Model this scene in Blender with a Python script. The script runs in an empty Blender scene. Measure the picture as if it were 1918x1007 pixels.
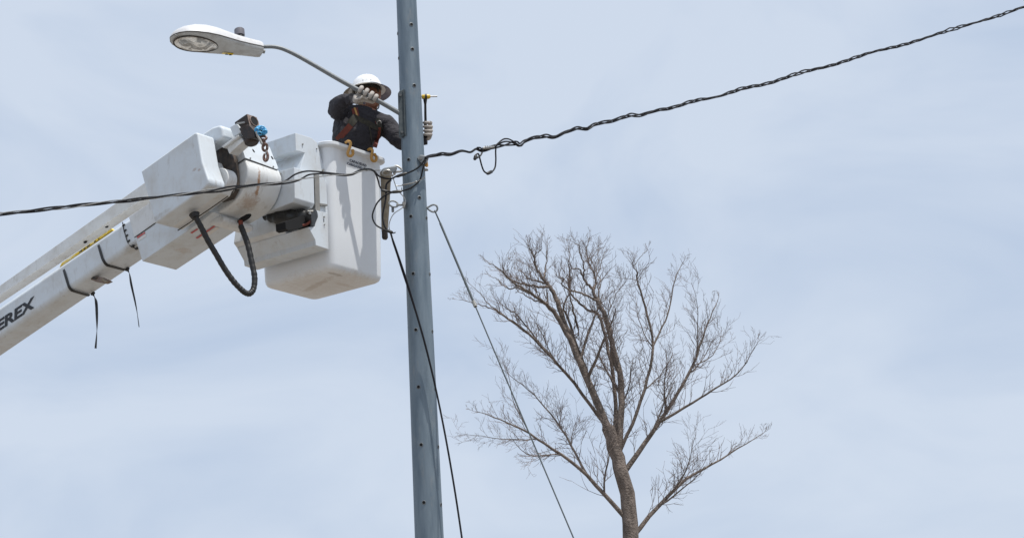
import bpy, bmesh, math, random
from mathutils import Vector as V, Matrix, noise

random.seed(7)
sc = bpy.context.scene
COL = sc.collection
R = math.radians

# ------------------------------------------------------------------ camera
F_PX, W_PX, PX0, PY0 = 4100.0, 1918.0, 600.0, 296.0
ELEV, ROLL = R(19.0), 0.028
CAM = V((0, 0, 1.6))
Fw = V((0, math.cos(ELEV), math.sin(ELEV)))
R0 = V((1, 0, 0)); U0 = R0.cross(Fw)
# the camera is rolled a little: uprights lean to the left going up
Rt = (R0 * math.cos(ROLL) - U0 * math.sin(ROLL)).normalized()
Up = (U0 * math.cos(ROLL) + R0 * math.sin(ROLL)).normalized()
cd = bpy.data.cameras.new("camera")
cam = bpy.data.objects.new("camera", cd); COL.objects.link(cam)
cam.matrix_world = Matrix((( Rt.x, Up.x, -Fw.x, CAM.x), (Rt.y, Up.y, -Fw.y, CAM.y), (Rt.z, Up.z, -Fw.z, CAM.z), (0, 0, 0, 1)))
cd.sensor_width = 36.0; cd.lens = 36.0 * F_PX / W_PX
cd.shift_x = (W_PX / 2 - PX0) / W_PX
cd.shift_y = -(503.5 - PY0) / W_PX
cd.clip_start = 0.1; cd.clip_end = 6000
sc.camera = cam

# ------------------------------------------------------------------ sky, sun
SUN_EL, SUN_AZ = R(71), R(-38)          # azimuth measured from +X
SUN_DIR = V((math.cos(SUN_EL) * math.cos(SUN_AZ), math.cos(SUN_EL) * math.sin(SUN_AZ), math.sin(SUN_EL)))
wd = bpy.data.worlds.new("World"); sc.world = wd; wd.use_nodes = True
nt = wd.node_tree; nt.nodes.clear()
def wn(t, **k):
    n = nt.nodes.new(t)
    for a_, v_ in k.items(): setattr(n, a_, v_)
    return n
sky = wn('ShaderNodeTexSky', sky_type='NISHITA', sun_disc=False, sun_elevation=SUN_EL, sun_rotation=R(90) - SUN_AZ, dust_density=2.5, ozone_density=1.5)
tc = wn('ShaderNodeTexCoord'); mp = wn('ShaderNodeMapping'); mp.inputs['Location'].default_value = (4.2,1.7,0.6); mp.inputs['Scale'].default_value = (3.2, 3.2, 7.0); mp.inputs['Rotation'].default_value = (0.2, 0.35, 0.4)
n1 = wn('ShaderNodeTexNoise'); n1.inputs['Scale'].default_value = 1.7; n1.inputs['Detail'].default_value = 5; n1.inputs['Roughness'].default_value = 0.5; n1.inputs['Distortion'].default_value = 0.5
rp = wn('ShaderNodeValToRGB')
rp.color_ramp.elements[0].position = 0.30; rp.color_ramp.elements[0].color = (5.25, 6.3, 8.0, 1)
rp.color_ramp.elements[1].position = 0.56; rp.color_ramp.elements[1].color = (6.7, 7.55, 8.85, 1)
mx = wn('ShaderNodeMix', data_type='RGBA'); mx.inputs[0].default_value = 0.9
bg = wn('ShaderNodeBackground'); bg.inputs['Strength'].default_value = 0.1
ow = wn('ShaderNodeOutputWorld')
L = nt.links.new
L(tc.outputs['Generated'], mp.inputs['Vector']); L(mp.outputs['Vector'], n1.inputs['Vector']); L(n1.outputs['Fac'], rp.inputs['Fac'])
L(sky.outputs['Color'], mx.inputs[6]); L(rp.outputs['Color'], mx.inputs[7]); L(mx.outputs[2], bg.inputs['Color']); L(bg.outputs[0], ow.inputs[0])
sd = bpy.data.lights.new("sun", 'SUN'); sd.energy = 4.2; sd.angle = R(0.53); sd.color = (1.0, 0.965, 0.91)
sun = bpy.data.objects.new("sun", sd); COL.objects.link(sun)
sun.location = (10, -5, 40); sun.rotation_euler = SUN_DIR.to_track_quat('Z', 'Y').to_euler()
vs = sc.view_settings; vs.view_transform = 'Standard'; vs.look = 'None'; vs.exposure = 0.0; vs.gamma = 1.0; vs.use_curve_mapping = False

# ------------------------------------------------------------------ geometry helpers
ALPHA = R(48)
AX = V((math.cos(ALPHA), math.sin(ALPHA), 0))          # along the bucket's lettered face, receding to the right
BX = V((-math.sin(ALPHA), math.cos(ALPHA), 0))         # along its other face and the boom, receding to the left
ZX = V((0, 0, 1))
D0 = 19.8
def ray(x, y): return Fw + Rt * ((x - PX0) / F_PX) - Up * ((y - PY0) / F_PX)
def hit(x, y, p, n):
    r = ray(x, y); return CAM + r * ((p - CAM).dot(n) / r.dot(n))
ORG = CAM + ray(622, 487) * D0
def at(x, y, off=0.0): return hit(x, y, V((0, ORG.y + off, 0)), V((0, 1, 0)))   # on an upright plane across the view
def pa(x, y, a): return hit(x, y, ORG + AX * a, AX)
def pb(x, y, b): return hit(x, y, ORG + BX * b, BX)
def abz(a, b, z): return ORG + AX * a + BX * b + ZX * z
def spl(pts, k=6):
    pts = [V(p) for p in pts]
    out = []
    for i in range(len(pts) - 1):
        p0 = pts[i - 1] if i else pts[0] * 2 - pts[1]
        p1, p2 = pts[i], pts[i + 1]
        p3 = pts[i + 2] if i + 2 < len(pts) else pts[-1] * 2 - pts[-2]
        for j in range(k):
            t = j / k
            out.append(0.5 * ((2 * p1) + (p2 - p0) * t + (2 * p0 - 5 * p1 + 4 * p2 - p3) * t * t + (3 * p1 - p0 - 3 * p2 + p3) * t ** 3))
    out.append(pts[-1]); return out

class Mb:
    def __init__(s): s.v, s.f = [], []
    def add(s, vs_, fs_):
        o = len(s.v); s.v += [V(p) for p in vs_]; s.f += [[i + o for i in f] for f in fs_]; return s
    def prism(s, ring, vec):
        n = len(ring); ring = [V(p) for p in ring]
        fs_ = [list(range(n)), list(range(2 * n - 1, n - 1, -1))] + [[i, n + i, n + (i + 1) % n, (i + 1) % n] for i in range(n)]
        return s.add(ring + [p + vec for p in ring], fs_)
    def loft(s, rings, cap0=True, cap1=True):
        n = len(rings[0]); vs_ = [p for r in rings for p in r]; fs_ = []
        for k in range(len(rings) - 1):
            for i in range(n):
                j = (i + 1) % n
                fs_.append([k * n + i, k * n + j, (k + 1) * n + j, (k + 1) * n + i])
        if cap0: fs_.append(list(range(n - 1, -1, -1)))
        if cap1: fs_.append([(len(rings) - 1) * n + i for i in range(n)])
        return s.add(vs_, fs_)
    def tube(s, pts, r, n=8, caps=True):
        pts = [V(p) for p in pts]; m = len(pts)
        rs = r if isinstance(r, (list, tuple)) else [r] * m
        rings = []; nrm = None
        for i, p in enumerate(pts):
            t = (pts[min(i + 1, m - 1)] - pts[max(i - 1, 0)]).normalized()
            if nrm is None:
                nrm = t.orthogonal().normalized()
            else:
                nrm = (nrm - t * nrm.dot(t))
                nrm = nrm.normalized() if nrm.length > 1e-6 else t.orthogonal().normalized()
            bn = t.cross(nrm)
            rings.append([p + (nrm * math.cos(2 * math.pi * k / n) + bn * math.sin(2 * math.pi * k / n)) * rs[i] for k in range(n)])
        return s.loft(rings, caps, caps)
    def ring(s, c, u, w, ru, rw, r, n=24, m=6):
        pts = [c + u * (ru * math.cos(2 * math.pi * k / n)) + w * (rw * math.sin(2 * math.pi * k / n)) for k in range(n + 1)]
        return s.tube(pts, r, m, False)
    def ribbon(s, pts, wdir, width, thick, k=1):
        """flat band: pts path, wdir unit width direction"""
        pts = [V(p) for p in pts]; m = len(pts); rings = []
        for i, p in enumerate(pts):
            t = (pts[min(i + 1, m - 1)] - pts[max(i - 1, 0)]).normalized()
            w = wdir[i] if isinstance(wdir, list) else wdir
            w = (w - t * w.dot(t)).normalized(); nn = t.cross(w)
            wd_ = width[i] if isinstance(width, list) else width
            rings.append([p + w * wd_ / 2 + nn * thick / 2, p - w * wd_ / 2 + nn * thick / 2, p - w * wd_ / 2 - nn * thick / 2, p + w * wd_ / 2 - nn * thick / 2])
        return s.loft(rings)
    def ball(s, c, ex, ey, ez, nu=12, nv=8):
        rings = []
        for j in range(1, nv):
            th = math.pi * j / nv
            rings.append([c + ez * math.cos(th) + (ex * math.cos(2 * math.pi * i / nu) + ey * math.sin(2 * math.pi * i / nu)) * math.sin(th) for i in range(nu)])
        return s.loft(rings)

ROOTS = {}
def root_loc(o):
    while o.parent is not None: o = o.parent
    return V(o.location)
def finish(name, bm, mat, parent=None, bevel=0.0, seg=2, sharp=38, origin=None, bev_test=None):
    bmesh.ops.recalc_face_normals(bm, faces=bm.faces)
    if bevel:
        es = [e for e in bm.edges if len(e.link_faces) == 2 and e.calc_face_angle(0) > R(20) and (bev_test is None or bev_test(e))]
        bmesh.ops.bevel(bm, geom=es, offset=bevel, segments=seg, profile=0.5, affect='EDGES', clamp_overlap=True)
    for f in bm.faces: f.smooth = True
    for e in bm.edges:
        if len(e.link_faces) == 2 and e.calc_face_angle(0) > R(sharp): e.smooth = False
    if parent is not None: off = root_loc(parent)
    elif origin is not None: off = V(origin)
    else:
        off = V((0, 0, 0))
        for v in bm.verts: off += v.co
        off /= max(1, len(bm.verts)); off.z = min(v.co.z for v in bm.verts)
    for v in bm.verts: v.co -= off
    me = bpy.data.meshes.new(name); bm.to_mesh(me); bm.free()
    for m_ in (mat if isinstance(mat, (list, tuple)) else [mat]): me.materials.append(m_)
    o = bpy.data.objects.new(name, me); COL.objects.link(o)
    if bevel:
        wn_ = o.modifiers.new('weighted_normal', 'WEIGHTED_NORMAL'); wn_.keep_sharp = True; wn_.weight = 80
    if parent is not None: o.parent = parent
    else: o.location = off
    return o
def build(name, mb, mat, parent=None, bevel=0.0, seg=2, sharp=38, origin=None, bev_test=None, weld=False):
    bm = bmesh.new()
    vs_ = [bm.verts.new(p) for p in mb.v]
    for f in mb.f:
        try: bm.faces.new([vs_[i] for i in f])
        except ValueError: pass
    if weld: bmesh.ops.remove_doubles(bm, verts=bm.verts, dist=1e-5)
    return finish(name, bm, mat, parent, bevel, seg, sharp, origin, bev_test)
def tag(o, label=None, cat=None, group=None, kind=None):
    if label: o['label'] = label
    if cat: o['category'] = cat
    if group: o['group'] = group
    if kind: o['kind'] = kind
    return o
def thing(name, loc, label, cat, group=None):
    o = bpy.data.objects.new(name, None); o.empty_display_size = 0.1; COL.objects.link(o); o.location = loc
    return tag(o, label, cat, group)
def text_part(name, body, size, mat, parent, origin, ex, ey, shear=0.0, bold=0.0, align='LEFT', lift=0.002, space=1.0, xs=1.0):
    cu = bpy.data.curves.new(name, 'FONT'); cu.body = body; cu.size = size; cu.shear = shear; cu.offset = bold * size
    cu.align_x = align; cu.extrude = 0.001; cu.space_character = space; cu.resolution_u = 3
    o = bpy.data.objects.new(name, cu); COL.objects.link(o)
    dg = bpy.context.evaluated_depsgraph_get(); dg.update()
    me = bpy.data.meshes.new_from_object(o.evaluated_get(dg))
    bpy.data.objects.remove(o); bpy.data.curves.remove(cu)
    ex = ex.normalized(); ez = ex.cross(ey).normalized(); ey = ez.cross(ex)
    off = root_loc(parent)
    for v in me.vertices: v.co = origin + ex * v.co.x * xs + ey * v.co.y + ez * (v.co.z + lift) - off
    me.name = name; me.materials.clear(); me.materials.append(mat)
    t = bpy.data.objects.new(name, me); COL.objects.link(t); t.parent = parent
    return t

# ------------------------------------------------------------------ materials
def mat(name, col, rough=0.5, metal=0.0, col2=None, nscale=6.0, ncontrast=(0.4, 0.65), bump=0.0, bscale=60.0, bdist=0.01, grime=0.0, spec=0.5, streak=None, stains=(), coat=0.0):
    m = bpy.data.materials.new(name); m.use_nodes = True
    t = m.node_tree; b = t.nodes['Principled BSDF']; Lk = t.links.new
    b.inputs['Roughness'].default_value = rough; b.inputs['Metallic'].default_value = metal
    b.inputs['Specular IOR Level'].default_value = spec
    b.inputs['Coat Weight'].default_value = coat
    geo = t.nodes.new('ShaderNodeNewGeometry'); pos = geo.outputs['Position']
    cur = None
    if col2 is not None:
        nz = t.nodes.new('ShaderNodeTexNoise'); nz.inputs['Scale'].default_value = nscale; nz.inputs['Detail'].default_value = 6; nz.inputs['Roughness'].default_value = 0.62
        if streak:
            mpn = t.nodes.new('ShaderNodeMapping'); mpn.inputs['Scale'].default_value = streak; Lk(pos, mpn.inputs['Vector']); Lk(mpn.outputs['Vector'], nz.inputs['Vector'])
        else: Lk(pos, nz.inputs['Vector'])
        rr = t.nodes.new('ShaderNodeValToRGB'); rr.color_ramp.elements[0].position = ncontrast[0]; rr.color_ramp.elements[1].position = ncontrast[1]
        rr.color_ramp.elements[0].color = (*col, 1); rr.color_ramp.elements[1].color = (*col2, 1)
        Lk(nz.outputs['Fac'], rr.inputs['Fac']); cur = rr.outputs['Color']
        mr = t.nodes.new('ShaderNodeMapRange'); mr.inputs['To Min'].default_value = max(0.03, rough - 0.08); mr.inputs['To Max'].default_value = min(1, rough + 0.14)
        Lk(nz.outputs['Fac'], mr.inputs['Value']); Lk(mr.outputs['Result'], b.inputs['Roughness'])
    else:
        b.inputs['Base Color'].default_value = (*col, 1)
    if grime and cur is not None:
        # thin run-down dirt and scuffs
        mg = t.nodes.new('ShaderNodeMapping'); mg.inputs['Scale'].default_value = (15, 15, 4.5); Lk(pos, mg.inputs['Vector'])
        ng = t.nodes.new('ShaderNodeTexNoise'); ng.inputs['Scale'].default_value = 1.0; ng.inputs['Detail'].default_value = 7; ng.inputs['Roughness'].default_value = 0.68; Lk(mg.outputs['Vector'], ng.inputs['Vector'])
        rg = t.nodes.new('ShaderNodeMapRange'); rg.inputs['From Min'].default_value = 0.56; rg.inputs['From Max'].default_value = 0.74; rg.inputs['To Max'].default_value = grime; Lk(ng.outputs['Fac'], rg.inputs['Value'])
        gm = t.nodes.new('ShaderNodeMix'); gm.data_type = 'RGBA'; Lk(rg.outputs['Result'], gm.inputs[0]); Lk(cur, gm.inputs[6]); gm.inputs[7].default_value = (0.36, 0.33, 0.29, 1); cur = gm.outputs[2]
    for (cen, ax1, r1, ax2, r2, scol, strength) in stains:
        # a worn or dirty patch: an ellipse about a world point, broken up by noise
        sub = t.nodes.new('ShaderNodeVectorMath'); sub.operation = 'SUBTRACT'; Lk(pos, sub.inputs[0]); sub.inputs[1].default_value = cen
        acc = None
        for ax_, r_ in ((ax1, r1), (ax2, r2), (ax1.cross(ax2).normalized(), .12)):
            d = t.nodes.new('ShaderNodeVectorMath'); d.operation = 'DOT_PRODUCT'; Lk(sub.outputs[0], d.inputs[0]); d.inputs[1].default_value = ax_ / r_
            q = t.nodes.new('ShaderNodeMath'); q.operation = 'POWER'; q.inputs[1].default_value = 2
            ab = t.nodes.new('ShaderNodeMath'); ab.operation = 'ABSOLUTE'; Lk(d.outputs['Value'], ab.inputs[0]); Lk(ab.outputs[0], q.inputs[0])
            if acc is None: acc = q.outputs[0]
            else:
                ad = t.nodes.new('ShaderNodeMath'); ad.operation = 'ADD'; Lk(acc, ad.inputs[0]); Lk(q.outputs[0], ad.inputs[1]); acc = ad.outputs[0]
        nz2 = t.nodes.new('ShaderNodeTexNoise'); nz2.inputs['Scale'].default_value = 26; nz2.inputs['Detail'].default_value = 5; nz2.inputs['Roughness'].default_value = 0.7; Lk(pos, nz2.inputs['Vector'])
        mu = t.nodes.new('ShaderNodeMath'); mu.operation = 'MULTIPLY_ADD'; Lk(nz2.outputs['Fac'], mu.inputs[0]); mu.inputs[1].default_value = 3.0; mu.inputs[2].default_value = -1.5
        ad2 = t.nodes.new('ShaderNodeMath'); ad2.operation = 'ADD'; Lk(acc, ad2.inputs[0]); Lk(mu.outputs[0], ad2.inputs[1])
        m2 = t.nodes.new('ShaderNodeMapRange'); m2.inputs['From Min'].default_value = 1.0; m2.inputs['From Max'].default_value = 0.1; m2.inputs['To Min'].default_value = 0; m2.inputs['To Max'].default_value = strength
        Lk(ad2.outputs[0], m2.inputs['Value'])
        mm = t.nodes.new('ShaderNodeMix'); mm.data_type = 'RGBA'; Lk(m2.outputs['Result'], mm.inputs[0])
        if cur is not None: Lk(cur, mm.inputs[6])
        else: mm.inputs[6].default_value = (*col, 1)
        mm.inputs[7].default_value = (*scol, 1); cur = mm.outputs[2]
    if cur is not None: Lk(cur, b.inputs['Base Color'])
    if bump:
        nb = t.nodes.new('ShaderNodeTexNoise'); nb.inputs['Scale'].default_value = bscale; nb.inputs['Detail'].default_value = 4; Lk(pos, nb.inputs['Vector'])
        bp = t.nodes.new('ShaderNodeBump'); bp.inputs['Strength'].default_value = bump; bp.inputs['Distance'].default_value = bdist
        Lk(nb.outputs['Fac'], bp.inputs['Height']); Lk(bp.outputs['Normal'], b.inputs['Normal'])
    return m
WH, WH2 = (0.64, 0.69, 0.735), (0.53, 0.525, 0.505)
M = {}
def spot(x, y, a, r1, r2, col, k): return (pa(x, y, a), TBX, r1, AX.cross(TBX), r2, col, k)
TBX = (pa(111.4, 495.8, -1.0) - pa(241.4, 407, -1.0)).normalized()
M['white'] = mat('white_paint', WH, 0.38, col2=WH2, nscale=4.5, ncontrast=(0.46, 0.84), bump=0.03, bscale=40, grime=.5, stains=[
    spot(364, 318, -1.40, .03, .018, (0.35, 0.22, 0.15), .5), spot(373, 318, -1.40, .02, .014, (0.33, 0.2, 0.14), .5), spot(290, 410, -1.40, .22, .03, (0.36, 0.32, 0.27), .5),
    spot(188, 520, -.93, .20, .05, (0.35, 0.29, 0.23), .55), spot(245, 470, -.95, .12, .09, (0.42, 0.38, 0.33), .5), spot(340, 455, -.8, .06, .25, (0.45, 0.36, 0.28), .45)])
M['white_old'] = mat('weathered_white_fibreglass', (0.70, 0.715, 0.72), 0.5, col2=(0.54, 0.52, 0.48), nscale=4.5, ncontrast=(0.46, 0.82), bump=0.05, bscale=30, grime=.65)
sc_ = pb(483, 345, 0.0)
def dpt(x, y): return pa(x, y, -0.8)
M['drum'] = mat('rust_streaked_fibreglass', (0.71, 0.73, 0.735), 0.45, col2=(0.57, 0.55, 0.51), nscale=5, ncontrast=(0.46, 0.8), bump=0.05, bscale=30, grime=.6,
    stains=[(dpt(484, 345) , (AX * 0.9 + BX * -0.4).normalized(), 0.022, (Up), 0.16, (0.36, 0.17, 0.06), 0.9), (dpt(467, 378), Rt, 0.12, Up, 0.12, (0.36, 0.25, 0.17), 0.65)])
M['tub'] = mat('bucket_fibreglass', (0.76, 0.785, 0.81), 0.32, col2=(0.73, 0.745, 0.76), nscale=2.5, ncontrast=(0.5, 0.9),
    stains=[(abz(0.30, 0.45, -.075), (AX * 0.35 + BX).normalized(), 0.30, (AX - BX * 0.35).normalized(), 0.055, (0.36, 0.30, 0.25), 0.7), (abz(0.18, 0.12, -.075), AX, 0.13, BX, 0.035, (0.25, 0.21, 0.18), 0.7), (abz(0.5, 0.3, -.075), AX, 0.16, BX, 0.04, (0.45, 0.38, 0.32), 0.5), (abz(0.35, 0.4, -.075), AX, 0.42, BX, 0.5, (0.55, 0.5, 0.45), 0.5)])
M['rim'] = mat('bucket_rim_edge', (0.77, 0.76, 0.73), 0.4, col2=(0.6, 0.56, 0.48), nscale=9, ncontrast=(0.5, 0.8))
M['pole'] = mat('galvanised_pole', (0.115, 0.155, 0.192), 0.5, metal=0.4, col2=(0.215, 0.265, 0.305), nscale=9, ncontrast=(0.3, 0.72), bump=0.04, bscale=120, streak=(1.6, 1.6, 0.22), grime=.28)
M['galv'] = mat('galvanised_steel', (0.15, 0.165, 0.175), 0.5, metal=0.4, col2=(0.23, 0.24, 0.245), nscale=40, ncontrast=(0.35, 0.7))
M['steel'] = mat('bare_steel', (0.40, 0.40, 0.39), 0.38, metal=0.7, col2=(0.28, 0.27, 0.25), nscale=50)
M['dull_steel'] = mat('dull_grey_steel', (0.24, 0.24, 0.23), 0.6, metal=0.2, col2=(0.30, 0.29, 0.27), nscale=15)
M['black'] = mat('black_rubber', (0.012, 0.012, 0.013), 0.42, col2=(0.022, 0.021, 0.02), nscale=30)
M['cable'] = mat('black_cable_jacket', (0.009, 0.009, 0.012), 0.6, spec=0.3)
M['bag'] = mat('black_vinyl_cover', (0.012, 0.012, 0.012), 0.35, col2=(0.03, 0.03, 0.03), nscale=12, bump=0.3, bscale=25)
M['hole'] = mat('dark_hole', (0.006, 0.006, 0.007), 0.9)
M['seam'] = mat('dark_seam_sealant', (0.05, 0.045, 0.04), 0.8)
M['mech'] = mat('greasy_mechanism', (0.022, 0.019, 0.017), 0.6, col2=(0.085, 0.06, 0.043), nscale=20)
M['rust'] = mat('dark_rusty_iron', (0.020, 0.015, 0.014), 0.55, col2=(0.07, 0.04, 0.028), nscale=22, ncontrast=(0.45, 0.75), bump=0.15, bscale=50)
M['rustface'] = mat('worn_and_lit_brown_iron', (0.16, 0.115, 0.095), 0.6, col2=(0.24, 0.18, 0.15), nscale=35, bump=0.1)  # brown of the lug; also the sunlit tone painted on the socket end
M['chain'] = mat('rusty_chain', (0.10, 0.045, 0.03), 0.5, metal=0.4, col2=(0.28, 0.2, 0.18), nscale=60)
M['blue'] = mat('blue_painted_hook_block', (0.05, 0.33, 0.62), 0.4, col2=(0.10, 0.42, 0.7), nscale=50, ncontrast=(0.4, 0.6))
M['yellow'] = mat('yellow_plastic', (0.62, 0.42, 0.03), 0.4)
M['guy'] = mat('weathered_guy_rod', (0.055, 0.07, 0.078), 0.65, metal=0.2, col2=(0.09, 0.105, 0.11), nscale=30)
M['hook'] = mat('amber_plastic_hook', (0.52, 0.27, 0.055), 0.4, col2=(0.45, 0.24, 0.06), nscale=40)
M['ylabel'] = mat('yellow_warning_strip', (0.85, 0.58, 0.03), 0.45, col2=(0.88, 0.80, 0.5), nscale=14, ncontrast=(0.5, 0.66))
M['ink'] = mat('black_lettering', (0.012, 0.014, 0.02), 0.5)
M['inkb'] = mat('navy_lettering', (0.02, 0.03, 0.06), 0.5)
M['red'] = mat('red_label', (0.50, 0.06, 0.06), 0.5, col2=(0.6, 0.25, 0.24), nscale=80, ncontrast=(0.45, 0.7))
M['label'] = mat('pale_label', (0.72, 0.70, 0.68), 0.5)
M['shirt'] = mat('charcoal_work_shirt', (0.020, 0.018, 0.023), 0.85, col2=(0.042, 0.039, 0.046), nscale=9, ncontrast=(0.35, 0.7), bump=0.9, bscale=13, bdist=0.05)
M['trouser'] = mat('dark_trousers', (0.03, 0.035, 0.05), 0.85)
M['skin'] = mat('tanned_skin', (0.30, 0.135, 0.08), 0.5, col2=(0.24, 0.105, 0.065), nscale=20)
M['glove'] = mat('worn_pale_glove', (0.42, 0.385, 0.35), 0.8, col2=(0.29, 0.26, 0.235), nscale=22, ncontrast=(0.42, 0.7), bump=0.2, bscale=60)
M['strap_red'] = mat('red_harness_webbing', (0.17, 0.036, 0.02), 0.75, col2=(0.12, 0.03, 0.02), nscale=30)
M['strap_black'] = mat('black_harness_webbing', (0.022, 0.022, 0.018), 0.75, col2=(0.06, 0.055, 0.04), nscale=25)
M['hat'] = mat('white_hard_hat', (0.84, 0.85, 0.86), 0.25, col2=(0.78, 0.78, 0.77), nscale=8)
M['brim'] = mat('tan_hat_brim', (0.42, 0.38, 0.31), 0.5, col2=(0.28, 0.25, 0.2), nscale=14)
M['visor'] = mat('smoky_violet_visor', (0.15, 0.14, 0.20), 0.2, col2=(0.22, 0.21, 0.28), nscale=18)
M['lamp'] = mat('lamp_housing_paint', (0.60, 0.60, 0.61), 0.4, col2=(0.40, 0.385, 0.37), nscale=14, ncontrast=(0.5, 0.8))
M['lampdoor'] = mat('lamp_door_grey', (0.46, 0.47, 0.465), 0.35, col2=(0.36, 0.355, 0.34), nscale=10)
M['cell'] = mat('photocell_grey', (0.15, 0.145, 0.165), 0.6)
M['canvas'] = mat('tan_canvas', (0.32, 0.27, 0.20), 0.85, col2=(0.22, 0.18, 0.13), nscale=18, bump=0.2)
M['bark'] = mat('grey_brown_bark', (0.10, 0.08, 0.067), 0.9, col2=(0.24, 0.195, 0.165), nscale=9, ncontrast=(0.38, 0.66), bump=0.8, bscale=28, bdist=0.05, streak=(1, 1, .4))
M['twig'] = mat('thin_twig_bark', (0.22, 0.175, 0.155), 0.9, col2=(0.15, 0.118, 0.108), nscale=3)
M['ground'] = mat('dry_dusty_ground', (0.215, 0.185, 0.155), 0.95, col2=(0.175, 0.155, 0.13), nscale=0.5)
# pressed glass of the lamp: pale, with flowing ripples
def glass_mat():
    m = mat('rippled_lamp_glass', (0.5, 0.49, 0.46), 0.12, coat=0.6)
    t = m.node_tree; b = t.nodes['Principled BSDF']; geo = [n for n in t.nodes if n.type == 'NEW_GEOMETRY'][0]
    wv = t.nodes.new('ShaderNodeTexNoise'); wv.inputs['Scale'].default_value = 7.5; wv.inputs['Detail'].default_value = 2; wv.inputs['Distortion'].default_value = 2.6
    r = t.nodes.new('ShaderNodeValToRGB'); r.color_ramp.elements[0].position = 0.40; r.color_ramp.elements[0].color = (0.27, 0.265, 0.25, 1); r.color_ramp.elements[1].position = 0.58; r.color_ramp.elements[1].color = (0.85, 0.83, 0.78, 1)
    e = r.color_ramp.elements.new(0.48); e.color = (0.56, 0.545, 0.51, 1)
    bp = t.nodes.new('ShaderNodeBump'); bp.inputs['Strength'].default_value = 0.6; bp.inputs['Distance'].default_value = 0.02
    t.links.new(geo.outputs['Position'], wv.inputs['Vector']); t.links.new(wv.outputs['Fac'], r.inputs['Fac']); t.links.new(r.outputs['Color'], b.inputs['Base Color'])
    t.links.new(wv.outputs['Fac'], bp.inputs['Height']); t.links.new(bp.outputs['Normal'], b.inputs['Normal'])
    return m
M['glass'] = glass_mat()

# ------------------------------------------------------------------ ground
g = Mb(); N = 48
rad = [0, 30, 80, 200, 600, 1500, 4000]
rings = [[V((r * math.cos(2 * math.pi * i / N), r * math.sin(2 * math.pi * i / N) + 20, 0)) for i in range(N)] for r in rad[1:]]
g.loft(rings, True, False)
tag(build('ground', g, M['ground'], origin=(0, 20, 0)), kind='structure')

# ------------------------------------------------------------------ pole
PO = 0.05
P300 = at(774, 300, PO); PX, PY = P300.x, P300.y
def pole_r(z): return 0.1045 - (z - P300.z) * 0.0062
pole = thing('steel_pole', (PX, PY, 0), 'tall tapered galvanised steel pole drilled with small holes, carrying the lamp and wires', 'pole')
mb = Mb(); NS = 72
zz = [0, 2, 4, 6, P300.z, 9, 10.05]  # unseen top cut low so the pole's shadow misses the hat
mb.loft([[V((PX + pole_r(z) * math.cos(2 * math.pi * i / NS), PY + pole_r(z) * math.sin(2 * math.pi * i / NS), z)) for i in range(NS)] for z in zz])
build('shaft', mb, M['pole'], pole)
mb = Mb(); mb.tube([V((PX, PY, 10.02)), V((PX, PY, 10.07)), V((PX, PY, 10.10))], [pole_r(10) + .012, pole_r(10) + .012, pole_r(10) - .02], 32); build('unseen_pole_cap', mb, M['galv'], pole)  # added cap, out of view, closing the shortened pole
def pole_hit(x, y, push=0.0):
    r = ray(x, y); o = CAM - V((PX, PY, 0)); rd = pole_r(8)
    for _ in range(3):
        A_ = r.x ** 2 + r.y ** 2; B_ = 2 * (o.x * r.x + o.y * r.y); C_ = o.x ** 2 + o.y ** 2 - rd ** 2
        dsc = max(0.0, B_ * B_ - 4 * A_ * C_); t = (-B_ - math.sqrt(dsc)) / (2 * A_)
        rd = pole_r((CAM + r * t).z)
    p = CAM + r * t; n = V((p.x - PX, p.y - PY, 0)).normalized()
    return p + n * push, n
holes = [(770.5, 46), (772.5, 92), (776, 160), (765.5, 299), (785.5, 370), (769.7, 405), (774, 512), (779, 617), (784, 724), (789, 832), (794, 940), (747, 109), (745, 63), (752.5, 355), (799, 408), (805, 513), (810, 620), (815.5, 728), (821, 836), (826, 944)]
def hole_mesh():
    r1, r2, n = 0.0138, 0.019, 14
    m1 = Mb()
    c = lambda r, z: [V((r * math.cos(2 * math.pi * i / n), r * math.sin(2 * math.pi * i / n), z)) for i in range(n)]
    m1.loft([c(r2 + .001, -0.004), c(r2, 0.0022), c(r1, 0.0042), c(r1 * 0.97, 0.0008)], True, False)
    bm = bmesh.new(); vs_ = [bm.verts.new(p) for p in m1.v]
    for f in m1.f: bm.faces.new([vs_[i] for i in f])
    d = [bm.verts.new(p) for p in c(r1 * 0.99, 0.0018)]; fd = bm.faces.new(d); fd.material_index = 1
    bmesh.ops.recalc_face_normals(bm, faces=[f for f in bm.faces if f is not fd]); 
    me = bpy.data.meshes.new('hole'); bm.to_mesh(me); bm.free(); me.materials.append(M['galv']); me.materials.append(M['hole'])
    return me
hm = hole_mesh()
for (x, y) in holes:
    p, n = pole_hit(x, y)
    o = bpy.data.objects.new('hole', hm); COL.objects.link(o); o.parent = pole
    o.location = p - V(pole.location); o.rotation_euler = n.to_track_quat('Z', 'Y').to_euler()
# bolt that fixes the lamp bracket, poking out of the far side
boltp = at(789, 181, PO + 0.02)
bl = Mb(); bl.tube([at(780, 181.5, PO + .02), at(819, 180.6, PO + .02)], 0.0075, 8); build('through_bolt', bl, M['steel'], pole)

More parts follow.
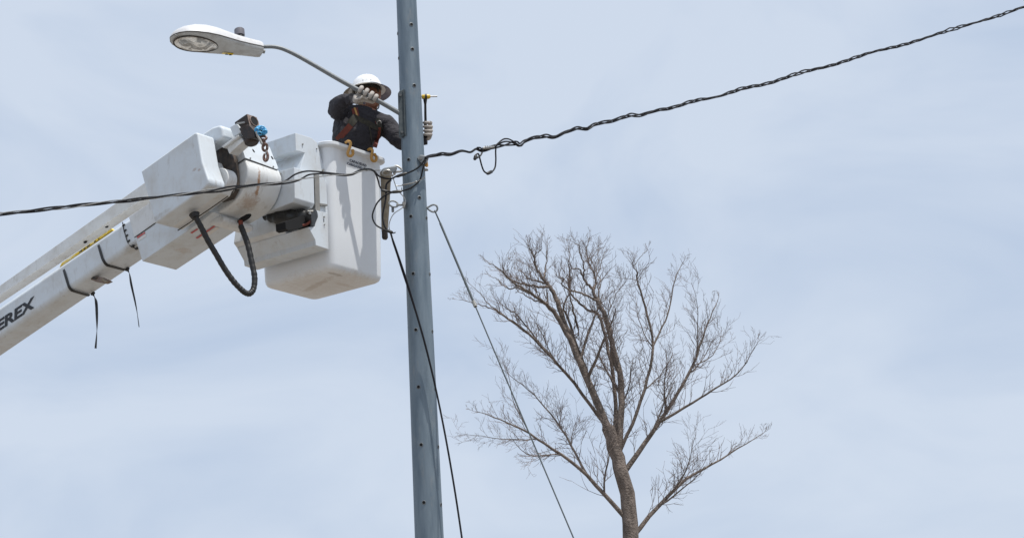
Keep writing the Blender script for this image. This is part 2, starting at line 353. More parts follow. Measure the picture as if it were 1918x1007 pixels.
# ------------------------------------------------------------------ street lamp (bracket, arm, cobra head)
lamp = thing('street_lamp', at(752, 212, PO - 0.06), 'white cobra head street lamp on a long grey arm, its glass facing down left', 'street lamp')
mb = Mb(); pl = [(745.5, 175), (748.5, 170), (756.5, 168), (759.5, 252), (749, 259), (747.5, 255)]
mb.prism([at(x, y, PO - 0.085) for x, y in pl], Fw * 0.05)
build('bracket', mb, M['guy'], lamp, 0.006)
mb = Mb(); mb.prism([at(x, y, PO - 0.1) for x, y in [(755.2, 167.5), (757, 167.3), (759.9, 253), (758.2, 254)]], Fw * 0.06)
build('bracket_flange', mb, M['guy'], lamp, 0.002)
for (x, y) in [(750, 178), (753, 247)]:
    mb = Mb(); c = at(x, y, PO - 0.10); mb.tube([c, c + Fw * 0.03], 0.013, 6); build('bolt', mb, M['galv'], lamp)
armpts = [(751, 213.5, -.06), (720, 195.5, -.09), (690, 179, -.12), (640, 152, -.16), (590, 123, -.20), (560, 106, -.22), (540, 96, -.235), (524, 90, -.245), (508, 87.7, -.255), (482, 88.3, -.27)]
ap = spl([at(x, y, PO + d) for x, y, d in armpts], 6)
mb = Mb(); mb.tube(ap, [0.0225 - 0.0045 * i / (len(ap) - 1) for i in range(len(ap))], 12); build('arm', mb, M['galv'], lamp)
tail = at(489, 94.5, PO - .26); nose = at(318.5, 70, PO - .60)
EXl = (nose - tail); LL = EXl.length; EXl.normalize()
EU = (ZX - EXl * ZX.dot(EXl)).normalized(); ES = EU.cross(EXl).normalized()
if ES.dot(Fw) > 0: ES = -ES                                        # ES points at the camera side
ra = R(13); EU, ES = EU * math.cos(ra) - ES * math.sin(ra), ES * math.cos(ra) + EU * math.sin(ra)
HK = 1.5
prof = [(a_, b_, c_ * HK, d_) for a_, b_, c_, d_ in [(0.0, .012, .006, .004), (.02, .058, .026, .008), (.06, .097, .048, .012), (.13, .131, .072, .016), (.24, .154, .094, .018), (.36, .158, .102, .02), (.48, .148, .097, .024), (.6, .126, .084, .032), (.72, .103, .072, .04), (.85, .086, .064, .046), (.97, .076, .058, .048), (1.0, .070, .052, .046)]]
def lp(s, w, h): return nose - EXl * (LL * s) + ES * w + EU * h
rings = []; rd = []
for s_, w, h, gdep in prof:
    rings.append([lp(s_, w * math.cos(math.pi * k / 12), h * math.sin(math.pi * k / 12) ** 0.8) for k in range(13)])
    rd.append([lp(s_, w * 0.97 * math.cos(math.pi * k / 10), -.004 - gdep * (abs(math.sin(math.pi * k / 10)) ** 0.45)) for k in range(11)])
mb = Mb(); mb.loft(rings); build('housing', mb, M['lamp'], lamp, sharp=50)
mb = Mb(); mb.loft([r[:] for r in rd]); build('lower_door', mb, M['lampdoor'], lamp, sharp=50)
mb = Mb()
gp = [lp(s_, w * 1.006, -.002) for s_, w, h, g_ in prof] + [lp(s_, -w * 1.006, -.002) for s_, w, h, g_ in reversed(prof)]
mb.prism(gp, EU * -0.006); build('gasket', mb, M['seam'], lamp)
def lens_pt(s_, u, v, d): return lp(s_ + v, u, d)
n = 32; rr = []
cs, hs, hw = 0.285, 0.235, 0.112
for k, (sc1, dz) in enumerate([(1.0, -.018), (0.96, -.03), (0.8, -.04), (0.5, -.048), (0.15, -.05)]):
    rr.append([lp(cs + hs * sc1 * math.cos(2 * math.pi * i / n), hw * sc1 * math.sin(2 * math.pi * i / n) * (1.0 - .12 * math.cos(2 * math.pi * i / n)) - .016, dz) for i in range(n)])
mb = Mb(); mb.loft(rr); build('lens', mb, M['glass'], lamp, sharp=60)
mb = Mb(); tor = [lp(cs + hs * 1.02 * math.cos(2 * math.pi * i / n), hw * 1.03 * math.sin(2 * math.pi * i / n) * (1.0 - .12 * math.cos(2 * math.pi * i / n)) - .016, -.026) for i in range(n + 1)]
mb.tube(tor, 0.006, 6, False); build('lens_frame', mb, M['mech'], lamp)
pc = at(450, 68, PO - .36) ; 
mb = Mb(); mb.tube([lp(.775, 0, .09), lp(.775, 0, .130)], 0.040, 20); build('photocell_base', mb, M['black'], lamp)
mb = Mb(); mb.tube([lp(.775, 0, .128), lp(.775, 0, .134), lp(.775, 0, .195), lp(.775, 0, .200)], [0.046, .0475, .0475, .043], 24); build('photocell', mb, M['cell'], lamp)
mb = Mb(); mb.prism([lp(.60, -.092, -.030), lp(.71, -.080, -.036), lp(.71, -.052, -.043), lp(.60, -.062, -.037)], EU * -.008); build('sticker', mb, M['ylabel'], lamp)
for s_ in (.63, .67):
    mb = Mb(); mb.prism([lp(s_, -.086, -.042), lp(s_ + .025, -.083, -.043), lp(s_ + .03, -.066, -.048), lp(s_ + .005, -.066, -.047)], EU * -.004); build('sticker_mark', mb, M['ink'], lamp)
mb = Mb(); mb.tube([lp(.97, 0.02, -.02), lp(1.03, 0.02, -.025)], 0.02, 8); build('latch', mb, M['dull_steel'], lamp)
mb = Mb(); mb.tube([lp(.955, -.02, .075), lp(.955, -.02, .105)], 0.012, 8); build('cap_screw', mb, M['lamp'], lamp)
mb = Mb(); mb.tube([lp(.03, .06, -.012), lp(.05, .075, -.03)], 0.008, 6); build('door_clip', mb, M['dull_steel'], lamp)

# ------------------------------------------------------------------ aerial lift
lift = thing('aerial_lift', V((ORG.x - 6, ORG.y + 5, 0)), 'white fibreglass bucket on the jointed white boom of an aerial work lift', 'aerial lift')
TB = (pa(111.4, 495.8, -1.0) - pa(241.4, 407, -1.0)).normalized()      # along the boom, tip to base
NB = AX.cross(TB).normalized()
if NB.z < 0: NB = -NB                                                  # across the boom, upwards

# lower boom: rounded rectangle
aLB = -0.97
def T(x): return 495.8 - (x - 111.4) * .683
def Bn(x): return 540 - (x - 131) * .687
mb = Mb(); mb.prism([pa(-760, T(-760), aLB), pa(268, T(268), aLB), pa(268, Bn(268) + 1, aLB), pa(-760, Bn(-760) + 1, aLB)], AX * 0.30)
boom = build('boom', mb, M['white'], lift, 0.055, 5, bev_test=lambda e: abs((e.verts[0].co - e.verts[1].co).normalized().dot(TB)) > .9)
text_part('lettering', 'TEREX', 0.150, M['ink'], boom, pa(62, 576, aLB - .002), -TB, NB, shear=0.17, bold=0.036, align='RIGHT', space=1.0, xs=1.62)
# seam band near the tip end with its black clips
seam = [(229.5, 416), (231.5, 428), (235, 441), (238.5, 452), (243, 459.5), (256, 466.5)]
mb = Mb(); mb.ribbon([pa(x, y, aLB - .003 + (0.0 if i < 4 else .012 * (i - 3))) for i, (x, y) in enumerate(seam)], TB, 0.008, 0.006); build('seam', mb, M['seam'], lift)
for (x, y) in [(230.5, 421.5), (233.2, 431.3), (236.4, 441), (240, 451), (246.5, 460.5), (254, 464.5)]:
    mb = Mb(); c = pa(x, y, aLB - .012); mb.prism([c + TB * .016 + NB * .006, c - TB * .016 + NB * .009, c - TB * .016 - NB * .005, c + TB * .016 - NB * .008], AX * .03)
    build('clip', mb, M['black'], lift, .002)
# lug under the boom
mb = Mb(); q = [(162, 520), (172, 516), (190, 518.5), (206, 526), (196, 530.5), (178, 527)]
mb.prism([pa(x, y, aLB + .06) for x, y in q], AX * .05); build('lug', mb, M['rustface'], lift, .01)
mb = Mb(); mb.prism([pa(x, y, aLB + .05) for x, y in [(163, 520), (171, 517), (183, 519), (178, 523)]], AX * .02); build('lug_cap', mb, M['mech'], lift, .004)
mb = Mb(); mb.tube([pa(192, 523, aLB + .045), pa(200, 528.5, aLB + .045)], .014, 8); build('lug_pin', mb, M['canvas'], lift)
# yellow warning strip on the boom's upper edge
mb = Mb(); mb.prism([pa(x, y, aLB + .015) for x, y in [(111.5, 500), (115.5, 492), (209, 427.5), (210.5, 430.5)]], AX * .03); ys = build('warning_strip', mb, M['ylabel'], lift, .002)
for x0, x1 in [(150, 154), (156, 160), (162, 168), (148.5, 149.5), (176, 179), (184, 185.5)]:
    yl = lambda x: 496.5 - (x - 112) * .683
    mb = Mb(); mb.prism([pa(x0, yl(x0) + 1.3, aLB + .012), pa(x1, yl(x1) + 1.3, aLB + .012), pa(x1, yl(x1) - 1.0, aLB + .012), pa(x0, yl(x0) - 1.0, aLB + .012)], AX * .004)
    build('strip_print', mb, M['ink'], ys)

# upper rail, running above the lower boom
aRL = -0.74
def rt(x): return 534 - x * .71
def rc(x): return 552.6 - x * .674
mb = Mb(); mb.prism([pa(-760, rc(-760) - 24, aRL), pa(-140, rt(-140), aRL), pa(300, rt(300), aRL), pa(300, rc(300), aRL), pa(-760, rc(-760), aRL)], AX * .125)
build('upper_rail', mb, M['white_old'], lift, .008, 2)
for (x, y, s) in [(160, 453.5, .022), (200, 424.5, .022)]:
    mb = Mb(); c = pa(x, y, aRL + .05) - NB * .0; mb.ball(c, TB * s, AX * s * .8, NB * .006, 12, 6); build('rail_hole', mb, M['hole'], lift)
mb = Mb(); c = pa(236, 399, aRL + .05); mb.prism([c + TB * .06 - AX * .02, c - TB * .05 - AX * .03, c - TB * .05 + AX * .025, c + TB * .06 + AX * .02], NB * .012); build('rail_slot', mb, M['mech'], lift)

# tip box under the joint, and the collar over it
aTB = -1.02
mb = Mb(); mb.prism([pa(x, y, aTB) for x, y in [(252.5, 445), (289, 419.5), (340, 385), (400, 397), (373, 418), (266.3, 489.3)]], AX * .43)
tipbox = build('tip_box', mb, M['white'], lift, .008, 2)
mb = Mb(); mb.prism([pa(x, y, aTB - .004) for x, y in [(241, 406.5), (279.6, 380), (330, 345), (352, 374), (289, 417.8), (251.8, 443.8)]], AX * .40)
build('tip_collar', mb, M['white_old'], lift, .006, 2)
mb = Mb(); mb.ribbon([pa(251.5, 444.8, aTB - .004), pa(289.5, 418.6, aTB - .004)], NB, .006, .004); build('seam', mb, M['seam'], lift)
# red warning labels
def lab(pts, m, name, parent, pl):
    mb = Mb(); mb.prism([pl(x, y) for x, y in pts], (CAM - pl(*pts[0])).normalized() * .002); return build(name, mb, m, parent)
sideP = lambda x, y: pa(x, y, aTB - .002)
lab([(256, 443.5), (271, 433.8), (272, 436.5), (257.5, 446.5)], M['red'], 'warning_label', tipbox, sideP)
lab([(258.5, 447.5), (272.5, 438), (274, 442), (260, 451.5)], M['label'], 'warning_label', tipbox, sideP)
ub = pa(266.3, 489.3, aTB); ub2 = pa(373, 418, aTB); un = (ub2 - ub).cross(AX).normalized()
undP = lambda x, y: hit(x, y, ub - NB * .003, un)
lab([(356.5, 436), (369, 428), (372, 429.3), (359.5, 437.7)], M['red'], 'warning_label', tipbox, undP)
lab([(366.5, 445.5), (401, 422.3), (404, 423.8), (369.5, 447.2)], M['red'], 'warning_label', tipbox, undP)
lab([(372, 446.3), (405, 424.6), (411, 427.5), (380, 449.5)], M['label'], 'warning_label', tipbox, undP)

# big joint cover (upper box)
aU = -1.40
mb = Mb(); near = [(263.5, 320.2), (365, 247.8), (370, 248.5), (379, 303), (390.5, 336), (389.5, 345), (381, 354), (290, 418.5)]
mb.prism([pa(x, y, aU) for x, y in near], AX * .21)
jc = build('joint_cover', mb, M['white'], lift, .022, 4)
mb = Mb(); mb.prism([pa(x, y, aU + .015) for x, y in [(300, 340), (366, 290), (386, 341), (381, 353), (291, 417.2)]], AX * .335)
build('joint_cover_base', mb, M['white_old'], lift, .012, 3)
mb = Mb(); mb.ribbon([hit(x, y, pa(291, 417.2, aU) - NB * .004, NB) for x, y in [(333, 431.5), (352, 419), (400, 386.5), (427, 367.5)]], AX, .010, .006); build('seam', mb, M['seam'], lift)
# greasy mechanism in the gap between joint cover and drum
mb = Mb(); mb.prism([pa(x, y, -1.05) for x, y in [(386, 276), (400, 271), (424, 277), (433, 296), (436, 326), (436, 352), (426, 370), (405, 376), (392, 352)]], AX * .09)
build('pivot_mechanism', mb, M['mech'], lift, .01)
mb = Mb(); c0 = pa(411, 336, -1.17); mb.tube([c0, c0 + AX * .12], .105, 28); build('pivot_disc', mb, M['white_old'], lift, .008)
mb = Mb(); mb.tube([pa(423, 291, -1.0), pa(432, 311, -1.0)], .008, 6); build('rod', mb, M['dull_steel'], lift)
mb = Mb(); mb.tube(spl([pa(x, y, -1.02) for x, y in [(437, 340), (440, 350), (437, 359), (429, 368)]]), .006, 6); build('rod', mb, M['dull_steel'], lift)

# jib: rounded cover, neck, plate, rusty socket
mb = Mb(); mb.prism([pa(x, y, -1.17) for x, y in [(375.5, 251.5), (398, 237.5), (411, 233.5), (417, 238), (418.5, 257), (384, 279.5)]], AX * .16)
build('jib_cover', mb, M['white'], lift, .035, 4)
mb = Mb(); mb.prism([pa(x, y, -1.13) for x, y in [(430, 238), (443, 231), (455, 246), (437, 256.5)]], AX * .11); build('jib_neck', mb, M['white'], lift, .008)
mb = Mb(); mb.prism([pa(x, y, -1.15) for x, y in [(414, 274.5), (437.5, 257.5), (446, 252), (447, 256), (425, 272), (418, 277)]], AX * .14); build('jib_plate', mb, M['white_old'], lift, .006)
mb = Mb(); mb.prism([pa(x, y, -1.12) for x, y in [(424, 275), (452, 258), (456, 264), (429, 288)]], AX * .11); build('jib_plate', mb, M['white_old'], lift, .006)
# socket block with its round eye
sp0 = pa(461, 214, -1.12)
end = [(461.5, 213.6), (470, 216.3), (480.5, 220), (483.5, 229), (485.3, 238), (481, 240), (474, 240), (466.8, 235)]
E3 = [hit(x, y, sp0, TB) for x, y in end]
mb = Mb(); mb.prism(E3, TB * .155); sock = build('jib_socket', mb, M['rust'], lift, .006)
cE = hit(475, 228, sp0 - TB * .001, TB)
mb = Mb()
outer = E3
def ell(c, ru, rv, n, u=AX, w=NB): return [c + u * (ru * math.cos(2 * math.pi * i / n)) + w * (rv * math.sin(2 * math.pi * i / n)) for i in range(n)]
fc = sum(E3, V((0, 0, 0))) / len(E3)
oring = [hit(x, y, sp0 - TB * .003, TB) for x, y in end]
mb.prism([fc + (p - fc) * .97 - TB * .004 for p in E3], TB * .003); build('socket_lit_face', mb, M['rustface'], sock)  # thin plate with the end's sunlit grey-brown put into its colour
mb = Mb(); mb.prism(ell(cE - TB * .008, .047, .047, 20), TB * .006); build('socket_eye', mb, M['hole'], sock)
mb = Mb(); mb.ring(cE - TB * .008, AX, NB, .05, .05, .006, 20); build('eye_lip', mb, M['rustface'], sock)
cp = pa(470, 258, -1.06)
mb = Mb(); mb.tube([cp - AX * .02 + NB * .11, cp + NB * .03, cp - NB * .045, cp - NB * .065], [.06, .066, .066, .05], 20); build('sheave_housing', mb, M['rust'], sock)
mb = Mb(); mb.prism([pa(x, y, -1.13) for x, y in [(445, 240), (466, 233), (476, 244), (478, 258), (458, 262)]], AX * .09); build('socket_cheek', mb, M['rust'], sock, .01)
mb = Mb(); mb.tube([pa(444, 231.5, -1.135), pa(458, 229.5, -1.135)], .008, 6); build('socket_pin', mb, M['steel'], sock)

# rotator drum
aD = -0.95
mb = Mb(); dp = spl([V((x, y, 0)) for x, y in [(458.7, 297.5), (464.5, 312), (464.5, 326), (461, 341), (452.5, 362), (438, 380), (416, 395), (385, 411)]], 4)
dpoly = [(p.x, p.y) for p in dp] + [(360, 402), (380, 350), (405, 322), (432.6, 315.2)]
mb.prism([pa(x, y, aD) for x, y in dpoly], AX * .44)
drum = build('rotator_drum', mb, M['drum'], lift, .02, 3, sharp=30)
mb = Mb(); mb.prism([pa(x, y, aD) for x, y in [(429.5, 294), (452.5, 278), (458.5, 296.3), (432.4, 313.8)]], AX * .44); build('drum_cap', mb, M['white'], lift, .008)
bc = (pa(458.5, 296.3, aD) - ORG).dot(BX)
nface = (pa(452.5, 278, aD) - pa(458.5, 296.3, aD)).cross(AX).normalized()
capP = lambda x, y: hit(x, y, pa(458.5, 296.3, aD), nface)
mb = Mb(); cpts = [(452.6, 278), (470, 273), (497, 268), (505, 277), (511.5, 294), (518.7, 318.3), (458.8, 296.4)]
nn = nface if nface.dot(CAM - pa(458.5, 296.3, aD)) > 0 else -nface
mb.prism([capP(x, y) - nn * .03 for x, y in cpts], nn * .036); cap = build('cap_plate', mb, M['white'], lift, .004)
for (x, y) in [(474, 283.3), (508.8, 296.3)]:
    mb = Mb(); c = capP(x, y) + nn * .004; e1 = (capP(x + 4, y + 6) - capP(x, y)).normalized(); e2 = nn.cross(e1)
    mb.prism(ell(c, .019, .011, 16, e1, e2), nn * .004); build('plate_hole', mb, M['hole'], cap)
for (x, y) in [(467.5, 297.5), (510.5, 313.5)]:
    mb = Mb(); c = capP(x, y) + nn * .004; mb.tube([c, c + nn * .012], .008, 6); build('screw', mb, M['steel'], cap)
mb = Mb(); sl = [capP(458.7, 297.2) + nn * .005, capP(518.8, 319) + nn * .005]; mb.tube(sl, .004, 6); mb.tube([pa(432.5, 314.6, aD - .002), pa(458.6, 297, aD - .002)], .004, 6); build('seam', mb, M['seam'], drum)
# fairing beneath the drum and the slot the hose comes out of
mb = Mb(); mb.prism([pa(x, y, -.93) for x, y in [(380, 412), (400, 402), (414, 402), (420, 410), (412, 420), (392, 421)]], AX * .40); build('drum_fairing', mb, M['white_old'], lift, .03, 3)
mb = Mb(); slot_c = pa(457.5, 409, -.76)
sv = (pa(471, 402, -.76) - pa(444, 417, -.76)); 
mb.ball(slot_c, sv * .5, (CAM - slot_c).normalized() * .03, (Up * .9 - Rt * .35).normalized() * .026, 16, 8); build('hose_slot', mb, M['hole'], drum)
mb = Mb(); c = pa(416, 411, -.9); mb.ball(c, Rt * .02, Fw * .02, Up * .008, 10, 6); build('fairing_slot', mb, M['hole'], lift)

# bracket: mid box, upper cover, lower cover, plates
aM = -0.50
mb = Mb(); mb.prism([pa(x, y, aM) for x, y in [(490, 328.5), (551, 312.6), (552.5, 371), (548, 379), (512, 392.5), (480, 402)]], AX * .262)
build('bracket_box', mb, M['white'], lift, .010, 2)
b1 = 0.05
mb = Mb(); mb.prism([pb(x, y, b1) for x, y in [(553, 248.5), (570, 253.5), (583, 257.5), (594, 266), (606, 309), (608, 350), (562, 345), (562.5, 314), (571, 287), (554.5, 282)]], BX * .46)
build('upper_cover', mb, M['white'], lift, .008, 2)
b0 = -0.03
mb = Mb(); mb.prism([pb(x, y, b0) for x, y in [(577.5, 424.7), (590.8, 449.5), (591.8, 459.5), (616, 467.4), (614.6, 398.5), (590, 393), (589.8, 424)]], BX * .90)
lowc = build('lower_cover', mb, M['white'], lift, .007, 2)
mb = Mb(); mb.prism([pb(x, y, b0 + .28) for x, y in [(536, 378), (530, 428), (544, 448), (575, 440), (575, 376)]], BX * .63); build('lower_cover_back', mb, M['white_old'], lift, .01)
mb = Mb(); mb.prism([pb(x, y, .015) for x, y in [(597, 326), (604, 329), (611.5, 343), (614, 399.5), (598.5, 399)]], BX * .10); build('mounting_plate', mb, M['white'], lift, .003)
mb = Mb(); mb.prism([pb(x, y, -.005) for x, y in [(589.3, 326.5), (598.3, 328), (600, 397.3), (591, 394.5)]], BX * .08); build('steel_bar', mb, M['dull_steel'], lift, .003)
mb = Mb(); mb.prism([pb(x, y, -.012) for x, y in [(600, 380.5), (613.6, 382.5), (613.8, 385.5), (600, 383.8)]], BX * .03); build('plate_edge', mb, M['dull_steel'], lift)
for (x, y, b, s) in [(566.3, 270.5, b1, .008), (592.5, 279, b1, .006), (604.5, 319, b1 - .004, .010), (606.5, 406.5, b0, .008), (607, 420.8, b0, .006), (585.5, 357, -.0, .010), (559.5, 375, 0.0, .006)]:
    mb = Mb(); c = pb(x, y, b); mb.tube([c + BX * .01, c - BX * .010], s, 8); build('bolt', mb, M['dull_steel'], lift)
mb = Mb(); mb.tube([pa(525.5, 326, aM), pa(525.5, 326, aM) - AX * .012], .011, 8); build('bolt', mb, M['dull_steel'], lift)
mb = Mb(); c = pb(606.5, 410, b0 - .002); mb.prism([c - AX * .004, c + AX * .004, c + AX * .004 - ZX * .03, c - AX * .004 - ZX * .03], BX * .004); build('plate_slot', mb, M['hole'], lowc)
# black vinyl cover between the boxes, with hoses under it
mb = Mb()
bp_ = spl([at(x, y, o) for x, y, o in [(494, 406, .02), (505, 405, -.02), (522, 407, -.08), (545, 408, -.15), (568, 407, -.2), (589, 408, -.24)]], 4)
rads = [0.022 + .052 * min(1, i / 9) + .008 * math.sin(i * 1.7) for i in range(len(bp_))]
mb.tube(bp_, rads, 14); build('vinyl_cover', mb, M['bag'], lift, sharp=70)
mb = Mb(); mb.prism([pb(x, y, b0 + .02) for x, y in [(534.5, 415), (589, 396), (589.5, 424.5), (577, 423.5), (541, 431), (535.5, 428)]], BX * .12); build('recess_lining', mb, M['hole'], lift)
mb = Mb(); mb.tube(spl([at(x, y, -.29) for x, y in [(538, 427), (556, 424), (574, 420), (584, 412)]]), .012, 8); build('hydraulic_hose', mb, M['strap_red'], lift)
mb = Mb(); mb.tube(spl([at(x, y, -.30) for x, y in [(575, 398), (581, 405), (583.5, 415), (583, 424)]]), .009, 8); build('hydraulic_hose', mb, M['black'], lift)
mb = Mb(); c = at(580.5, 395.5, -.32); mb.tube([c, c - ZX * .03], .013, 8); mb.tube([c + Rt * .03, c - Rt * .02], .009, 8); build('hose_fitting', mb, M['steel'], lift)

# the bucket
tub_mb = Mb()
def rrect(a0, a1, b0_, b1_, r, z, n=6):
    pts = []
    for (ca, cb, st) in [(a1 - r, b1_ - r, 0), (a0 + r, b1_ - r, 90), (a0 + r, b0_ + r, 180), (a1 - r, b0_ + r, 270)]:
        for k in range(n + 1):
            th = R(st + 90 * k / n); pts.append(abz(ca + r * math.cos(th), cb + r * math.sin(th), z))
    return pts
H = 1.125; ZB = -.075
def sec(z, inset=0.0, r=.085):
    k = z / H
    k = max(0, k); return rrect(0.0 - .035 * k + inset, .725 + .015 * k - inset, 0.0 - .03 * k + inset, .89 + .03 * k - inset, max(.02, r - inset * .6), z)
rings = [sec(ZB, .055, .06), sec(ZB + .004, .035), sec(ZB + .016, .016), sec(ZB + .035, .005), sec(ZB + .06, 0), sec(.3), sec(.6), sec(.9), sec(H - .045)]
fl = lambda z, o: rrect(-.035 - o, .74 + o, -.03 - o, .92 + o, .085 + o, z)
rings += [fl(H - .04, .008), fl(H - .034, .030), fl(H - .028, .044), fl(H - .004, .046), fl(H + .002, .040), fl(H + .002, -.012), sec(H - .03, .014), sec(.5, .014), sec(ZB + .05, .02)]
tub_mb.loft(rings); tub = build('bucket', tub_mb, M['tub'], lift, sharp=45)
text_part('lettering', 'CAPACIDAD', 0.036, M['inkb'], tub, pb(654.5, 302.5, -.029), AX, ZX, bold=0.012, lift=.003, space=1.05, xs=1.12)
text_part('lettering', 'CARGA350 LBS', 0.036, M['inkb'], tub, pb(649.5, 308, -.027), AX, ZX, bold=0.012, lift=.004, space=1.05, xs=1.12)

# looping hose under the joint
hp = [(365, 404), (377, 425.7), (389, 449.5), (404.7, 476), (420.6, 503), (436.5, 525.5), (450.4, 540.5), (460.3, 548.3), (468.5, 549), (475, 540), (476.8, 519), (471.5, 491), (464.5, 459.5), (456.5, 437), (451, 423)]
da = pa(365, 404, -1.22).y - ORG.y; db = pa(451, 423, -.78).y - ORG.y
hp3 = spl([at(x, y, da + (db - da) * i / (len(hp) - 1)) for i, (x, y) in enumerate(hp)], 14)
mb = Mb(); mb.tube(hp3, [.0262 + .0011 * math.sin(i * 1.15) + .0014 * (i % 17 == 3) + random.uniform(-.0008, .0008) for i in range(len(hp3))], 12); hose = build('hose', mb, M['black'], lift, sharp=60)
mb = Mb(); mb.tube([pa(364, 401, -1.22), pa(366, 408, -1.22)], [.05, .035], 14); build('hose_boot', mb, M['black'], hose)
mb = Mb(); mb.tube([hp3[-1] + ZX * .05, hp3[-1] - ZX * .012], .021, 10); build('hose_sleeve', mb, M['strap_red'], hose)

# ------------------------------------------------------------------ things on the lift
# cam straps tied round the boom
def strap(path, hang, label, widths):
    t = thing('tie_strap', pa(path[-1][0], path[-1][1], aLB + .2), label, 'strap', 'black straps tied around the boom')
    pts = []
    for i, (x, y, d) in enumerate(path): pts.append(pa(x, y, aLB + d))
    mb = Mb(); mb.ribbon(spl(pts, 4), TB, .028, .006); build('band', mb, M['black'], t)
    hs_ = spl([pa(x, y, aLB + .24) for x, y in hang], 6); nH = len(hs_)
    mb = Mb(); wds = [widths[0] + (widths[1] - widths[0]) * i / (nH - 1) for i in range(nH)]
    wdirs = [(TB * math.cos(i * .16) + AX * math.sin(i * .16)) for i in range(nH)]
    mb.ribbon(hs_, wdirs, wds, .005); build('loose_end', mb, M['black'], t)
    mb = Mb(); c = hs_[0]; mb.ball(c, TB * .03, AX * .016, NB * .016, 10, 6); build('knot', mb, M['black'], t)
strap([(117.5, 497, 0.05), (118.6, 501, .012), (121.5, 512, -.006), (126, 527, -.006), (129, 536, -.002), (133.5, 542.5, .02), (141, 546, .06), (167, 553.5, .25)], [(174, 549.5), (177.5, 556), (180.3, 567), (181.5, 592), (181.5, 620), (179, 652)],
      'black strap tied round the boom nearer the lettering, its tail hanging straight down', (.03, .022))
strap([(182.5, 451, 0.05), (183.6, 455, .012), (186.5, 466, -.006), (191, 481, -.006), (194.5, 489, -.002), (199.5, 495.5, .02), (207, 498.5, .06), (233.8, 505.5, .25)], [(238.5, 504), (242.5, 512), (246, 533), (252.5, 562), (257, 586), (260.5, 612)],
      'black strap tied round the boom nearer the joint, its thin tail hanging askew', (.03, .006))

# amber hooks on the bucket rim
def s_hook(pts, label):
    t = thing('rim_hook', pb(pts[2][0], pts[2][1], -.08), label, 'hook', 'amber plastic hooks on the bucket rim')
    bs = [-.02, -.055, -.088, -.096, -.096, -.096, -.096, -.100, -.106, -.11, -.112]
    p3 = spl([pb(x, y, b) for (x, y), b in zip(pts, bs)], 5)
    mb = Mb(); mb.tube(p3, [.0135 if i > 4 else .012 for i in range(len(p3))], 10); build('shank', mb, M['hook'], t)
    mb = Mb(); c = p3[-1]; mb.ball(c, AX * .016, BX * .016, ZX * .016, 10, 8); build('tip', mb, M['hook'], t)
s_hook([(647.4, 267), (651.5, 264.6), (655.7, 266.3), (656.6, 270.3), (655, 276.5), (652.2, 283), (651.2, 288.4), (653.6, 292), (657.8, 292), (661, 288.4), (660.8, 282.5)], 'amber plastic S-hook over the bucket rim above the lettering')
s_hook([(689.8, 280.8), (693.2, 278.8), (696.7, 280.2), (697.6, 284.2), (696.4, 290), (695.7, 296), (697.3, 300.6), (700.9, 302), (704.6, 299.5), (705, 294), (702, 289.7)], 'amber plastic S-hook over the bucket rim nearest the pole')

# hook block hanging from the jib
hb = thing('hook_block', at(489, 246, -.92), 'blue painted hook block with rusty chain links and hook hanging from the jib', 'hook')
HD = -.92
mb = Mb(); c = at(488.5, 245, HD)
mb.ball(c, (Rt * .056 - Up * .01), Fw * .045, (Up * .046 + Rt * .005), 16, 10); build('block', mb, M['blue'], hb)
for (x, y, r_) in [(481, 243.5, .018), (491, 240, .02), (496, 247, .02), (486, 250, .018)]:
    mb = Mb(); mb.ring(at(x, y, HD - .045), Rt, Up, r_, r_ * .8, .007, 12); build('block_rib', mb, M['blue'], hb)
for (x, y, r_) in [(486, 244.5, .012), (491.5, 245.5, .012), (489, 251, .011)]:
    mb = Mb(); mb.ball(at(x, y, HD - .04), Rt * r_, Fw * .012, Up * r_ * .7, 8, 6); build('block_gap', mb, M['hole'], hb)
mb = Mb(); mb.tube(spl([at(x, y, HD - .04) for x, y in [(480, 247), (483, 255), (487, 262), (491, 270)]]), .011, 8); build('shackle', mb, M['steel'], hb)
def link(c, u, w, ru, rw, r_=.0105):
    mb = Mb(); mb.ring(c, u, w, ru, rw, r_, 18, 8); return build('chain_link', mb, M['chain'], hb)
link(at(493.5, 258.5, HD), Rt, (Up * .8 + Fw * .6).normalized(), .027, .020)
link(at(494, 267, HD), (Rt * .35 + Fw * .93).normalized(), Up, .02, .030)
link(at(496.3, 276, HD), (Rt * .95 + Fw * .3).normalized(), Up, .021, .031, .012)
mb = Mb(); hk = spl([at(x, y, HD) for x, y in [(498.5, 282), (500.5, 287), (501.5, 292), (500.5, 298), (497.5, 301), (494.8, 298), (494.3, 293), (496, 288)]], 5)
mb.tube(hk, [.010 + .004 * math.sin(math.pi * i / (len(hk) - 1)) for i in range(len(hk))], 8); build('hook', mb, M['chain'], hb)
mb = Mb(); mb.tube([at(499, 282, HD - .015), at(497, 289.5, HD - .015)], .006, 6); build('hook_latch', mb, M['steel'], hb)
mb = Mb(); mb.tube([at(480, 238, -.93), at(484, 243, -.93)], .012, 8); build('hanger_pin', mb, M['rust'], hb)

# tan tube hanging outside the bucket, behind the corner
tt = thing('tool_tube', at(721, 448, .62), 'long tan canvas tool tube hanging outside the bucket beside the pole', 'tool tube')
mb = Mb(); tp = spl([at(723, 323, .62), at(722.5, 340, .62), at(721.5, 390, .62), at(720.3, 433, .62)], 4)
mb.tube(tp, [.058 - .028 * i / (len(tp) - 1) for i in range(len(tp))], 16); build('sleeve', mb, M['canvas'], tt)
mb = Mb(); mb.tube([at(720.3, 432, .62), at(720.8, 440, .62), at(721, 445, .62), at(720.5, 448, .62)], [.028, .029, .029, .02], 14); build('end_cap', mb, M['mech'], tt)

